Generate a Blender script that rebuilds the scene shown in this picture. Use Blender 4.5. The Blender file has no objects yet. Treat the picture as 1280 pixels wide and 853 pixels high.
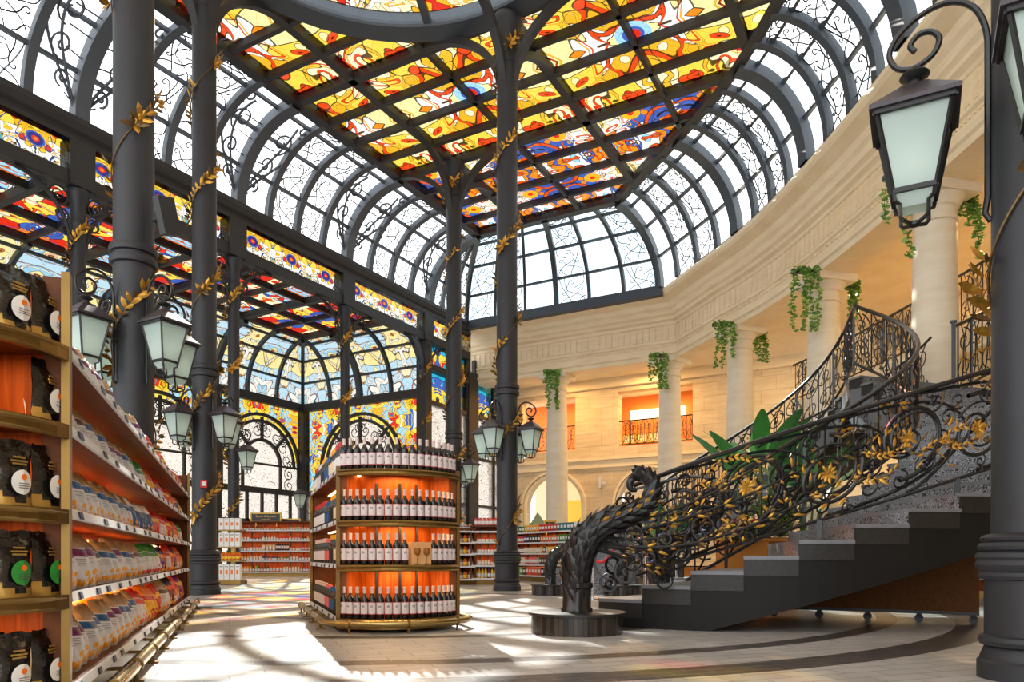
import bpy, math, random
from math import sin, cos, pi, radians, sqrt, atan2, hypot, acos, floor
from mathutils import Vector, Matrix, Euler
rnd = random.Random(7)
SC = bpy.context.scene
COL = SC.collection
TH = radians(29.0)
FW = Vector((-sin(TH), cos(TH), 0)); RT = Vector((cos(TH), sin(TH), 0))
H = 0.72; FPX = 920.0; YH = 697.0
def W(lat, d, z=0.0):
    p = RT*lat + FW*d
    return Vector((p.x, p.y, z))
def px_at(px, d, z=0.0):
    return W((px-640)/FPX*d, d, z)

# ------------------------------------------------------------------ meshes
class MB:
    def __init__(s): s.v=[]; s.f=[]; s.m=[]; s.uv=None
    def add(s, vs, fs, mi=0):
        o=len(s.v); s.v.extend([tuple(v) for v in vs])
        for f in fs: s.f.append(tuple(i+o for i in f)); s.m.append(mi)
        return s
    def box(s, c, size, mi=0, rz=0.0, M=None):
        x,y,z=size[0]/2,size[1]/2,size[2]/2
        vs=[Vector((a*x,b*y,d*z)) for d in(-1,1) for b in(-1,1) for a in(-1,1)]
        if rz:
            R_=Matrix.Rotation(rz,3,'Z'); vs=[R_@v for v in vs]
        if M is not None: vs=[M@v for v in vs]
        c=Vector(c); vs=[v+c for v in vs]
        return s.add(vs,[(0,2,3,1),(4,5,7,6),(0,1,5,4),(2,6,7,3),(0,4,6,2),(1,3,7,5)],mi)
    def bar(s, a, b, w, h, mi=0, up=Vector((0,0,1))):
        a=Vector(a); b=Vector(b); t=(b-a)
        if t.length<1e-6: return s
        t.normalize(); x=t.cross(up)
        if x.length<1e-4: x=t.cross(Vector((0,1,0)))
        x.normalize(); y=x.cross(t)
        vs=[p+x*(i*w/2)+y*(j*h/2) for p in(a,b) for (i,j) in((-1,-1),(1,-1),(1,1),(-1,1))]
        return s.add(vs,[(0,1,5,4),(1,2,6,5),(2,3,7,6),(3,0,4,7),(0,3,2,1),(4,5,6,7)],mi)
    def sweep(s, pts, w, h, mi=0, up=Vector((0,0,1)), closed=False):
        # rectangular section along a polyline
        pts=[Vector(p) for p in pts]; n=len(pts); vs=[]
        for i,p in enumerate(pts):
            if closed: t=pts[(i+1)%n]-pts[i-1]
            else: t=pts[min(i+1,n-1)]-pts[max(i-1,0)]
            t.normalize(); x=t.cross(up)
            if x.length<1e-4: x=Vector((1,0,0))
            x.normalize(); y=x.cross(t)
            vs+= [p+x*(a*w/2)+y*(b*h/2) for (a,b) in((-1,-1),(1,-1),(1,1),(-1,1))]
        fs=[]
        for i in range(n if closed else n-1):
            j=(i+1)%n
            for k in range(4):
                l=(k+1)%4; fs.append((i*4+k,i*4+l,j*4+l,j*4+k))
        if not closed: fs+=[(0,3,2,1),tuple((n-1)*4+k for k in range(4))]
        return s.add(vs,fs,mi)
    def tube(s, pts, r, n=6, mi=0, closed=False, cap=True):
        pts=[Vector(p) for p in pts]; N=len(pts)
        if N<2: return s
        rr=r if isinstance(r,(list,tuple)) else [r]*N
        vs=[]; prev=None
        for i,p in enumerate(pts):
            if closed: t=pts[(i+1)%N]-pts[i-1]
            else: t=pts[min(i+1,N-1)]-pts[max(i-1,0)]
            if t.length<1e-9: t=Vector((0,0,1))
            t.normalize()
            if prev is None:
                x=t.cross(Vector((0,0,1)))
                if x.length<.1: x=t.cross(Vector((0,1,0)))
            else:
                x=prev-t*prev.dot(t)
                if x.length<1e-5: x=t.cross(Vector((0.3,1,0.2)))
            x.normalize(); prev=x; y=t.cross(x)
            for k in range(n):
                a=2*pi*k/n; vs.append(p+(x*cos(a)+y*sin(a))*rr[i])
        fs=[]
        for i in range(N if closed else N-1):
            j=(i+1)%N
            for k in range(n):
                l=(k+1)%n; fs.append((i*n+k,i*n+l,j*n+l,j*n+k))
        if cap and not closed: fs+=[tuple(reversed(range(n))),tuple((N-1)*n+k for k in range(n))]
        return s.add(vs,fs,mi)
    def lathe(s, prof, n=20, mi=0, c=(0,0,0), a0=0.0, a1=None, mis=None):
        # prof: (radius, z)
        full=a1 is None
        c=Vector(c); vs=[]; m=n if full else n+1
        for (r,z) in prof:
            for k in range(m):
                a=2*pi*k/n if full else a0+(a1-a0)*k/n
                vs.append(c+Vector((r*cos(a),r*sin(a),z)))
        o=len(s.v); s.v.extend([tuple(v) for v in vs])
        for i in range(len(prof)-1):
            for k in range(n):
                l=(k+1)%m if full else k+1
                s.f.append(tuple(o+q for q in(i*m+k,i*m+l,(i+1)*m+l,(i+1)*m+k)))
                s.m.append(mis[i] if mis else mi)
        if full:
            if prof[0][0]>1e-4: s.f.append(tuple(o+k for k in reversed(range(m)))); s.m.append(mis[0] if mis else mi)
            if prof[-1][0]>1e-4: s.f.append(tuple(o+(len(prof)-1)*m+k for k in range(m))); s.m.append(mis[-1] if mis else mi)
        return s
    def prism(s, poly, z0, z1, mi=0):
        n=len(poly); vs=[(p[0],p[1],z0) for p in poly]+[(p[0],p[1],z1) for p in poly]
        fs=[tuple(reversed(range(n))),tuple(range(n,2*n))]+[(i,(i+1)%n,n+(i+1)%n,n+i) for i in range(n)]
        return s.add(vs,fs,mi)
    def grid(s, rows, mi=0, closed=False):
        # rows: list of lists of points
        m=len(rows[0]); vs=[p for r in rows for p in r]; fs=[]
        for i in range(len(rows)-1):
            for k in range(m if closed else m-1):
                l=(k+1)%m; fs.append((i*m+k,i*m+l,(i+1)*m+l,(i+1)*m+k))
        return s.add(vs,fs,mi)
    def leaf(s, p, d, nrm, L, wd, mi=0, bend=.25, seg=4, th=.0):
        # a pointed, ridged leaf from p along d
        p=Vector(p); d=Vector(d).normalized(); nrm=Vector(nrm)
        sd=d.cross(nrm)
        if sd.length<1e-4: sd=d.cross(Vector((.3,.2,1)))
        sd.normalize(); up=sd.cross(d)
        rows=[]
        for i in range(seg+1):
            t=i/seg; w=wd*(sin(pi*min(1,t*.92+.06))**.8)*.5 if i<seg else 0.001
            c=p+d*(L*t)+up*(bend*L*(sin(t*pi*.7)))
            rows.append([c-sd*w-up*w*.35, c+up*th, c+sd*w-up*w*.35])
        s.grid(rows,mi); return s
    def build(s, name, mats, parent=None, loc=None, smooth=False, rz=None):
        me=bpy.data.meshes.new(name)
        me.from_pydata(s.v,[],s.f)
        if not isinstance(mats,(list,tuple)): mats=[mats]
        for m in mats: me.materials.append(m)
        if len(mats)>1: me.polygons.foreach_set('material_index',s.m)
        if smooth: me.polygons.foreach_set('use_smooth',[True]*len(s.f))
        if s.uv is not None:
            ul=me.uv_layers.new(name='UVMap')
            for l in me.loops: ul.data[l.index].uv=s.uv[l.vertex_index]
        me.update()
        if smooth=='auto':
            try: me.set_sharp_from_angle(angle=radians(38))
            except Exception: pass
        o=bpy.data.objects.new(name,me); COL.objects.link(o)
        if parent is not None: o.parent=parent
        if loc is not None: o.location=loc
        if rz is not None: o.rotation_euler[2]=rz
        return o
def tag(o, label=None, cat=None, group=None, kind=None):
    if label: o['label']=label
    if cat: o['category']=cat
    if group: o['group']=group
    if kind: o['kind']=kind
    return o
def thing(name, label, cat, loc=(0,0,0), rz=0.0, group=None):
    o=bpy.data.objects.new(name,None); COL.objects.link(o); o.empty_display_size=.1
    o.location=loc; o.rotation_euler[2]=rz
    return tag(o,label,cat,group)
KIDS={}
def kids(o):
    return [c for c in COL.objects if c.parent==o] if o.name not in KIDS else KIDS[o.name]
def cache_kids(o):
    ch=[c for c in COL.objects if c.parent==o]; KIDS[o.name]=ch
    for c in ch: cache_kids(c)
def dup(o, loc=None, rz=None, label=None, group=None, parent=None, cat=None):
    if o.name not in KIDS: cache_kids(o)
    r=o.copy(); COL.objects.link(r)
    if parent is not None: r.parent=parent
    if loc is not None: r.location=loc
    if rz is not None: r.rotation_euler[2]=rz
    tag(r,label,cat,group)
    for ch in KIDS[o.name]: dup(ch,parent=r)
    return r
ORD=['first','second','third','fourth','fifth','sixth','seventh','eighth','ninth','tenth','eleventh','twelfth','thirteenth','fourteenth','fifteenth','sixteenth','seventeenth','eighteenth','nineteenth','twentieth']
def ordn(i):
    if i<20: return ORD[i]
    n=i+1; t={2:'twenty',3:'thirty',4:'forty',5:'fifty',6:'sixty',7:'seventy'}
    tn={2:'twentieth',3:'thirtieth',4:'fortieth',5:'fiftieth',6:'sixtieth',7:'seventieth'}
    return tn[n//10] if n%10==0 else t[n//10]+'-'+ORD[n%10-1]

# ------------------------------------------------------------------ materials
class NT:
    def __init__(s,name):
        s.mat=bpy.data.materials.new(name); s.mat.use_nodes=True
        s.t=s.mat.node_tree; s.t.nodes.clear()
        s.out=s.n('ShaderNodeOutputMaterial')
    def n(s,typ,**kw):
        nd=s.t.nodes.new(typ)
        for k,v in kw.items():
            if k.startswith('i_'):
                key=k[2:]; key=int(key) if key.isdigit() else key.replace('_',' ')
                nd.inputs[key].default_value=v
            else: setattr(nd,k,v)
        return nd
    def l(s,a,b): s.t.links.new(a,b)
    def math(s,op,a,b=None,c=None):
        nd=s.n('ShaderNodeMath',operation=op)
        for i,x in enumerate((a,b,c)):
            if x is None: continue
            if isinstance(x,(int,float)): nd.inputs[i].default_value=x
            else: s.l(x,nd.inputs[i])
        return nd.outputs[0]
    def ramp(s,fac,stops,interp='LINEAR'):
        r=s.n('ShaderNodeValToRGB'); r.color_ramp.interpolation=interp
        e=r.color_ramp.elements
        while len(e)<len(stops): e.new(.5)
        for i,(p,c) in enumerate(stops): e[i].position=p; e[i].color=(c[0],c[1],c[2],1)
        s.l(fac,r.inputs[0]); return r.outputs[0]
    def mix(s,f,a,b):
        nd=s.n('ShaderNodeMix',data_type='RGBA')
        for i,x in ((0,f),(6,a),(7,b)):
            if isinstance(x,(int,float)): nd.inputs[i].default_value=x
            elif isinstance(x,(tuple,list)): nd.inputs[i].default_value=(x[0],x[1],x[2],1)
            else: s.l(x,nd.inputs[i])
        return nd.outputs[2]
def lin(r,g,b):
    f=lambda c:(c/255/12.92 if c/255<=.04045 else ((c/255+.055)/1.055)**2.4)
    return (f(r),f(g),f(b))
def simple(name,col,rough=.5,metal=0.0,noise=0.0,nscale=8.0,bump=0.0,spec=None,coat=0.0):
    t=NT(name); b=t.n('ShaderNodeBsdfPrincipled'); t.l(b.outputs[0],t.out.inputs[0])
    b.inputs['Base Color'].default_value=(*col,1); b.inputs['Roughness'].default_value=rough; b.inputs['Metallic'].default_value=metal
    if coat: b.inputs['Coat Weight'].default_value=coat
    if spec is not None: b.inputs['Specular IOR Level'].default_value=spec
    if noise or bump:
        tc=t.n('ShaderNodeTexCoord'); nz=t.n('ShaderNodeTexNoise'); nz.inputs['Scale'].default_value=nscale; nz.inputs['Detail'].default_value=4
        t.l(tc.outputs['Object'],nz.inputs['Vector'])
        if noise:
            c=t.mix(nz.outputs['Fac'],[x*(1-noise) for x in col],[min(1,x*(1+noise)) for x in col]); t.l(c,b.inputs['Base Color'])
        if bump:
            bp=t.n('ShaderNodeBump'); bp.inputs['Strength'].default_value=bump; bp.inputs['Distance'].default_value=.02
            t.l(nz.outputs['Fac'],bp.inputs['Height']); t.l(bp.outputs[0],b.inputs['Normal'])
    return t.mat
M={}
M['iron']=simple('cast_iron',(.023,.025,.031),.5,0.0,.35,3.0,.08,spec=.45)
M['iron_black']=simple('black_wrought_iron',(.013,.013,.015),.30,.2,.3,20,.1,spec=.6)
M['iron_grey']=simple('painted_vault_iron',(.085,.098,.118),.5,0,.15,2.0)
M['beam']=simple('dark_roof_beam',(.026,.025,.027),.55,0,.3,2.0)
M['teal_iron']=simple('blue_black_iron',(.050,.064,.082),.5,0,.2,2.0)
M['gold']=simple('gilded_metal',(.62,.36,.08),.36,.85,.35,14,.2)
M['gold_leaf']=simple('gilded_leaf',(.56,.30,.045),.40,.75,.6,18,.2)
M['bronze_leaf']=simple('dark_gilded_leaf',(.16,.10,.04),.45,.7,.6,18,.2)
M['brass']=simple('aged_brass',(.21,.125,.035),.33,.9,.35,5)
M['brass_rail']=simple('polished_brass_tube',(.42,.30,.12),.25,.95,.15,3)
M['lamp_roof']=simple('lantern_roof_metal',(.055,.047,.058),.38,.3,.2,5)
M['wood']=simple('dark_wood_trim',(.13,.045,.016),.5,0,.4,12,spec=.2)
M['black']=simple('matte_black',(.012,.012,.013),.45)
M['stringer']=simple('black_stringer_paint',(.0055,.005,.0048),.5,0,.5,3,.12,spec=.25)
M['tread']=simple('grey_stone_tread',(.16,.17,.19),.35,0,.2,10)
M['slate']=simple('dark_grey_plate',(.12,.13,.145),.45,0,.15,6)
M['rust']=simple('brown_lacquered_panel',(.11,.042,.012),.6,0,.4,30,spec=.1)
M['chrome']=simple('brushed_steel',(.62,.62,.63),.25,1.0)
M['red']=simple('red_plastic',(.55,.02,.015),.45)
M['red_velvet']=simple('red_velvet',(.62,.02,.012),.8)
M['orange_paint']=simple('orange_planter_paint',(.72,.28,.045),.5)
M['white_plastic']=simple('white_price_rail',(.72,.72,.74),.3)
M['price']=simple('dark_price_tag',(.05,.055,.10),.5)
M['cream_board']=simple('cream_painted_wall',(.72,.60,.42),.7)
M['yellow_wall']=simple('ochre_wall',(.75,.50,.06),.7)
M['kraft']=simple('kraft_paper',(.48,.30,.15),.7,0,.15,20)
M['capsule']=simple('pale_pink_foil',(.74,.60,.56),.35,.1)
M['glass_dark']=simple('dark_wine_glass',(.012,.010,.011),.10,0,spec=.6)
M['lab']=simple('cream_wine_label',(.74,.66,.66),.6)
M['lab_red']=simple('red_label_line',(.52,.03,.05),.5)
M['lab_ink']=simple('label_ink',(.10,.08,.09),.6)
M['foil']=simple('black_glossy_foil',(.006,.006,.007),.12,0,.2,14,.6,spec=.7)
M['wax']=simple('kraft_window_gold',(.50,.30,.07),.35,.5)
M['leafgreen']=simple('banana_leaf',(.045,.24,.04),.38,0,.4,5)
M['ivy']=simple('ivy_leaf',(.10,.25,.03),.45,0,.5,9)
M['ivy_light']=simple('young_ivy_leaf',(.32,.46,.09),.45,0,.4,9)
M['petal_white']=simple('white_petal',(.80,.76,.68),.6)
M['petal_pink']=simple('pink_petal',(.75,.06,.30),.6)
M['stem']=simple('plant_stem',(.08,.14,.03),.6)
M['soil']=simple('dark_soil',(.03,.02,.012),.9)
M['sign']=simple('black_sign_face',(.014,.014,.02),.4)
M['sign_gold']=simple('gold_sign_frame',(.62,.38,.06),.4,.5)
PAL={}
def plain(name,rgb,rough=.42):
    k=(name,)
    if k not in PAL: PAL[k]=simple(name,lin(*rgb),rough,0,.12,14)
    return PAL[k]
M['bag_white']=simple('white_foil_bag',(.70,.71,.76),.34,0,.1,12,.30)
for nm,rgb in dict(purple=(112,18,92),blue=(24,88,150),teal=(20,120,130),green=(40,140,50),redc=(205,40,25),orangec=(238,120,20),yellow=(245,190,25),navy=(22,40,92),violet=(92,40,150),chip=(244,168,20),brown=(90,45,20),pinkc=(225,110,110),creamc=(235,215,175),whitec=(236,234,230),mint=(120,200,170),olive=(120,120,40),maroon=(105,18,22),lime=(110,190,40),ora2=(240,90,30),black2=(25,24,26)).items():
    M[nm]=plain('print_'+nm,rgb)
def wood_orange():
    t=NT('orange_veneer'); b=t.n('ShaderNodeBsdfPrincipled'); t.l(b.outputs[0],t.out.inputs[0])
    tc=t.n('ShaderNodeTexCoord'); mp=t.n('ShaderNodeMapping'); mp.inputs['Scale'].default_value=(22,22,1.4); t.l(tc.outputs['Object'],mp.inputs[0])
    nz=t.n('ShaderNodeTexNoise'); nz.inputs['Scale'].default_value=2.2; nz.inputs['Detail'].default_value=5; nz.inputs['Distortion'].default_value=.6; t.l(mp.outputs[0],nz.inputs['Vector'])
    t.l(t.ramp(nz.outputs['Fac'],[(.3,(.28,.045,.004)),(.55,(.46,.085,.007)),(.75,(.56,.12,.011))]),b.inputs['Base Color']); b.inputs['Roughness'].default_value=.5; b.inputs['Specular IOR Level'].default_value=.2
    return t.mat
M['veneer']=wood_orange()
def stone(name,c1,c2,block=True,scale=1.0):
    t=NT(name); b=t.n('ShaderNodeBsdfPrincipled'); t.l(b.outputs[0],t.out.inputs[0]); b.inputs['Roughness'].default_value=.62
    tc=t.n('ShaderNodeTexCoord'); mp=t.n('ShaderNodeMapping'); mp.inputs['Scale'].default_value=(.8,.8,4.5); t.l(tc.outputs['Object'],mp.inputs[0])
    nz=t.n('ShaderNodeTexNoise'); nz.inputs['Scale'].default_value=1.6*scale; nz.inputs['Detail'].default_value=8; nz.inputs['Roughness'].default_value=.65; t.l(mp.outputs[0],nz.inputs['Vector'])
    col=t.ramp(nz.outputs['Fac'],[(.32,c2),(.62,c1)])
    if block:
        sx=t.n('ShaderNodeSeparateXYZ'); t.l(tc.outputs['Object'],sx.inputs[0])
        cx=t.n('ShaderNodeCombineXYZ'); t.l(t.math('ADD',sx.outputs[0],t.math('MULTIPLY',sx.outputs[1],-.62)),cx.inputs[0]); t.l(sx.outputs[2],cx.inputs[1])
        br=t.n('ShaderNodeTexBrick'); br.inputs['Scale'].default_value=1.0; br.inputs['Brick Width'].default_value=1.1; br.inputs['Row Height'].default_value=.55; br.inputs['Mortar Size'].default_value=.008
        br.inputs['Color1'].default_value=(1,1,1,1); br.inputs['Color2'].default_value=(.90,.89,.87,1); br.inputs['Mortar'].default_value=(.62,.58,.52,1); t.l(cx.outputs[0],br.inputs['Vector'])
        mm=t.n('ShaderNodeMix',data_type='RGBA',blend_type='MULTIPLY'); mm.inputs[0].default_value=1; t.l(col,mm.inputs[6]); t.l(br.outputs[0],mm.inputs[7]); col=mm.outputs[2]
    t.l(col,b.inputs['Base Color'])
    bp=t.n('ShaderNodeBump'); bp.inputs['Strength'].default_value=.12; bp.inputs['Distance'].default_value=.02; t.l(nz.outputs['Fac'],bp.inputs['Height']); t.l(bp.outputs[0],b.inputs['Normal'])
    return t.mat
M['stone']=stone('beige_travertine',(.78,.64,.44),(.66,.50,.31))
M['stone_plain']=stone('beige_limestone_moulding',(.91,.77,.54),(.81,.65,.42),False)
M['stone_col']=stone('pale_limestone_column',(.84,.76,.61),(.76,.66,.50),False)
def floor_mat():
    t=NT('pale_paving'); b=t.n('ShaderNodeBsdfPrincipled'); t.l(b.outputs[0],t.out.inputs[0])
    tc=t.n('ShaderNodeTexCoord'); mp=t.n('ShaderNodeMapping'); mp.inputs['Rotation'].default_value=(0,0,radians(-50)); t.l(tc.outputs['Object'],mp.inputs[0])
    br=t.n('ShaderNodeTexBrick'); br.inputs['Scale'].default_value=1; br.inputs['Brick Width'].default_value=.42; br.inputs['Row Height'].default_value=.16; br.inputs['Mortar Size'].default_value=.006
    br.inputs['Color1'].default_value=(.50,.49,.48,1); br.inputs['Color2'].default_value=(.41,.40,.39,1); br.inputs['Mortar'].default_value=(.20,.19,.18,1); t.l(mp.outputs[0],br.inputs['Vector'])
    b2=t.n('ShaderNodeTexBrick'); b2.inputs['Scale'].default_value=1; b2.inputs['Brick Width'].default_value=.30; b2.inputs['Row Height'].default_value=.12; b2.inputs['Mortar Size'].default_value=.006
    b2.inputs['Color1'].default_value=(.045,.041,.041,1); b2.inputs['Color2'].default_value=(.065,.059,.058,1); b2.inputs['Mortar'].default_value=(.19,.17,.155,1); t.l(mp.outputs[0],b2.inputs['Vector'])
    c=W(-1.5,11.6); sx=t.n('ShaderNodeSeparateXYZ'); t.l(tc.outputs['Object'],sx.inputs[0])
    dx=t.math('SUBTRACT',sx.outputs[0],c.x); dy=t.math('SUBTRACT',sx.outputs[1],c.y)
    r=t.math('SQRT',t.math('ADD',t.math('MULTIPLY',dx,dx),t.math('MULTIPLY',dy,dy)))
    bands=None
    for rc,hw in ((7.45,.18),(6.6,.11),(5.0,.10),(3.1,.10)):
        m=t.math('LESS_THAN',t.math('ABSOLUTE',t.math('SUBTRACT',r,rc)),hw)
        bands=m if bands is None else t.math('MAXIMUM',bands,m)
    col=t.mix(bands,br.outputs[0],b2.outputs[0])
    nz=t.n('ShaderNodeTexNoise'); nz.inputs['Scale'].default_value=1.3; nz.inputs['Detail'].default_value=6; t.l(tc.outputs['Object'],nz.inputs['Vector'])
    mm=t.n('ShaderNodeMix',data_type='RGBA',blend_type='MULTIPLY'); mm.inputs[0].default_value=.5; t.l(col,mm.inputs[6]); t.l(t.ramp(nz.outputs['Fac'],[(.3,(.72,.72,.74)),(.7,(1,1,1))]),mm.inputs[7])
    t.l(mm.outputs[2],b.inputs['Base Color'])
    b.inputs['Roughness'].default_value=.36
    return t.mat
M['floor']=floor_mat()
def glass_out(t,col,gloss=.05,trans=None):
    tr=t.n('ShaderNodeBsdfTransparent'); gl=t.n('ShaderNodeBsdfGlossy'); gl.inputs['Roughness'].default_value=.08; gl.inputs['Color'].default_value=(.9,.95,1,1)
    if isinstance(col,tuple): tr.inputs[0].default_value=(*col,1)
    else: t.l(col,tr.inputs[0])
    base=tr.outputs[0]
    if trans:
        tl=t.n('ShaderNodeBsdfTranslucent'); ms=t.n('ShaderNodeMixShader'); ms.inputs[0].default_value=trans
        if isinstance(col,tuple): tl.inputs[0].default_value=(*col,1)
        else: t.l(col,tl.inputs[0])
        t.l(base,ms.inputs[1]); t.l(tl.outputs[0],ms.inputs[2]); base=ms.outputs[0]
    m=t.n('ShaderNodeMixShader'); m.inputs[0].default_value=gloss; t.l(base,m.inputs[1]); t.l(gl.outputs[0],m.inputs[2])
    t.l(m.outputs[0],t.out.inputs[0])
def clear_glass(name,col,gloss=.06):
    t=NT(name); glass_out(t,col,gloss); return t.mat
M['clear']=clear_glass('clear_vault_glass',(.93,.96,.97))
M['clear_back']=clear_glass('blue_tinted_glass',(.62,.76,.82),.1)
def stained(name,stops,period,scale,dist=1.6,warp=.5,lead=.05,rings=None,mul=1.0,lines=((.60,(.006,.004,.003)),)):
    # mirrored, warped glass pieces in flat colours, contour bands and dark leads; uv in metres
    t=NT(name); uv=t.n('ShaderNodeUVMap'); sx=t.n('ShaderNodeSeparateXYZ'); t.l(uv.outputs[0],sx.inputs[0])
    u=t.math('PINGPONG',sx.outputs[0],period[0]); v=t.math('PINGPONG',sx.outputs[1],period[1])
    cb=t.n('ShaderNodeCombineXYZ'); t.l(u,cb.inputs[0]); t.l(v,cb.inputs[1])
    nz=t.n('ShaderNodeTexNoise'); nz.noise_dimensions='2D'; nz.inputs['Scale'].default_value=scale*.9; nz.inputs['Detail'].default_value=.4; nz.inputs['Distortion'].default_value=dist; t.l(cb.outputs[0],nz.inputs['Vector'])
    # warp the piece lookup
    vm=t.n('ShaderNodeVectorMath',operation='MULTIPLY_ADD'); t.l(nz.outputs['Color'],vm.inputs[0]); vm.inputs[1].default_value=(warp*1.6/scale,warp*1.6/scale,0); t.l(cb.outputs[0],vm.inputs[2])
    vo=t.n('ShaderNodeTexVoronoi'); vo.voronoi_dimensions='2D'; vo.inputs['Scale'].default_value=scale*1.9; t.l(vm.outputs[0],vo.inputs['Vector'])
    ve=t.n('ShaderNodeTexVoronoi'); ve.voronoi_dimensions='2D'; ve.feature='DISTANCE_TO_EDGE'; ve.inputs['Scale'].default_value=scale*1.9; t.l(vm.outputs[0],ve.inputs['Vector'])
    sp=t.n('ShaderNodeSeparateColor'); t.l(vo.outputs['Color'],sp.inputs[0])
    n=len(stops); col=t.ramp(sp.outputs[0],[(i/n,tuple(x*mul for x in c)) for i,c in enumerate(stops)],'CONSTANT')
    # inner motif of a piece: a second tint round its heart
    hrt=t.math('LESS_THAN',vo.outputs['Distance'],.20); c2=t.ramp(sp.outputs[1],[(i/n,tuple(x*mul for x in c)) for i,c in enumerate(stops[::-1])],'CONSTANT')
    col=t.mix(t.math('MULTIPLY',hrt,t.math('GREATER_THAN',sp.outputs[2],.45)),col,c2)
    f=t.math('FRACT',t.math('MULTIPLY',nz.outputs['Fac'],3.0))
    dark=None
    for k,(cc,w) in enumerate(bands_of(name)):
        m=t.math('LESS_THAN',t.math('ABSOLUTE',t.math('SUBTRACT',f,.22+.31*k)),w); col=t.mix(m,col,tuple(x*mul for x in cc))
        e=t.math('LESS_THAN',t.math('ABSOLUTE',t.math('SUBTRACT',t.math('ABSOLUTE',t.math('SUBTRACT',f,.22+.31*k)),w)),.012); dark=e if dark is None else t.math('MAXIMUM',dark,e)
    l2=t.math('LESS_THAN',ve.outputs['Distance'],.022); dark=l2 if dark is None else t.math('MAXIMUM',dark,l2)
    hl=t.math('LESS_THAN',t.math('ABSOLUTE',t.math('SUBTRACT',vo.outputs['Distance'],.20)),.012); dark=t.math('MAXIMUM',dark,t.math('MULTIPLY',hl,t.math('GREATER_THAN',sp.outputs[2],.45)))
    if rings:
        per,rad,cols=rings
        uu=t.math('SUBTRACT',t.math('FRACT',t.math('DIVIDE',sx.outputs[0],per[0])),.5); vv=t.math('SUBTRACT',t.math('FRACT',t.math('DIVIDE',sx.outputs[1],per[1])),.5)
        uu=t.math('MULTIPLY',uu,per[0]); vv=t.math('MULTIPLY',vv,per[1])
        r=t.math('SQRT',t.math('ADD',t.math('MULTIPLY',uu,uu),t.math('MULTIPLY',vv,vv)))
        rc=t.ramp(t.math('DIVIDE',r,rad),[(i/len(cols),tuple(x*mul for x in c)) for i,c in enumerate(cols)],'CONSTANT')
        inside=t.math('LESS_THAN',r,rad); col=t.mix(inside,col,rc); dark=t.math('MULTIPLY',dark,t.math('SUBTRACT',1.0,inside))
    # fine square leads
    g1=t.math('LESS_THAN',t.math('FRACT',t.math('MULTIPLY',t.math('ADD',u,v),1.55)),.022); g2=t.math('LESS_THAN',t.math('FRACT',t.math('MULTIPLY',t.math('SUBTRACT',u,v),1.55)),.022)
    dark=t.math('MAXIMUM',t.math('MULTIPLY',dark,.9),t.math('MULTIPLY',t.math('MAXIMUM',g1,g2),.42))
    col=t.mix(dark,col,(.006,.004,.003))
    glass_out(t,col,.03)
    return t.mat
def bands_of(nm):
    if 'warm' in nm: return [((.80,.07,.01),.075),((.95,.50,.03),.07)]
    if 'bands' in nm: return [((.80,.09,.012),.07),((.08,.13,.45),.05),((.95,.55,.04),.04)]
    if 'oculus' in nm: return [((.90,.50,.03),.08),((.65,.02,.02),.04)]
    if 'frieze' in nm: return [((.92,.52,.03),.10),((.03,.06,.30),.07)]
    if 'vault' in nm: return [((.97,.93,.80),.07),((.60,.20,.06),.035)]
    if 'border' in nm: return [((.95,.72,.10),.13),((.04,.35,.62),.06)]
    if 'spandrel' in nm: return [((.92,.55,.03),.10),((.03,.40,.60),.05)]
    if 'tall' in nm: return [((.95,.66,.05),.09)]
    return [((.80,.08,.012),.07),((.05,.10,.42),.06)]
YE=(.95,.66,.07); YL=(1.0,.84,.36); OR=(.92,.27,.015); RE=(.72,.03,.012); CR=(.50,.008,.025); WH=(1,.95,.84); LB=(.36,.66,.82); BL=(.05,.12,.45); NV=(.025,.03,.20); GO=(.86,.44,.02); TE=(.02,.42,.58); PE=(.95,.55,.34); VI=(.22,.10,.38); RU=(.62,.15,.03); PY=(.98,.86,.52); PB=(.56,.78,.90)
G=.48
M['sg_center']=stained('stained_glass_warm',[YL,PY,OR,YE,PY,YL,YE,PY,YE,WH,RE,GO],(2.18,2.1),.75,1.2,lead=.04,mul=G,rings=((4.35,4.2),.42,[RE,RE,BL,LB,LB]))
M['sg_north']=stained('stained_glass_bands',[LB,YE,PY,RE,YL,PY,WH,OR,YE,WH,LB,BL],(2.18,1.3),.9,1.4,lead=.04,mul=G,rings=((2.18,2.6),.26,[RE,GO,GO]))
M['sg_oculus']=stained('stained_glass_oculus',[BL,YE,RE,WH,WH,PY,WH,GO,BL,RE],(1.1,1.1),1.1,1.6,lead=.05,mul=G)
M['sg_frieze']=stained('stained_glass_frieze',[WH,BL,RE,WH,WH,YE,WH,WH,BL,GO,TE,RE],(.72,1.0),1.9,1.2,lead=.05,mul=G,rings=((1.44,1.0),.2,[OR,RE,NV,NV,BL]))
M['sg_wing']=stained('stained_glass_wing_roof',[RE,YE,BL,NV,OR,RE,PY,LB,WH,YE,OR,RE],(1.5,2.2),.9,1.4,lead=.05,mul=G)
M['sg_wingvault']=stained('stained_glass_wing_vault',[PB,PE,PY,YL,PB,YL,PY,PB,WH,RU,WH,LB,PY],(1.1,2.6),.85,1.0,lead=.05,mul=.40)
M['sg_spandrel']=stained('stained_glass_spandrel',[CR,GO,YE,TE,YE,WH,LB,GO,LB,BL,RE,YE],(2.0,2.0),1.6,1.4,lead=.05,mul=G)
M['sg_tall']=stained('stained_glass_tall_panel',[BL,TE,BL,YE,TE,BL,YE,BL,TE,RE],(.55,3.0),1.2,1.0,lead=.05,mul=G)
M['sg_border']=stained('stained_glass_border',[GO,YE,WH,LB,BL,YE,GO],(.6,.5),1.6,.4,lead=.05,mul=G)
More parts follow.
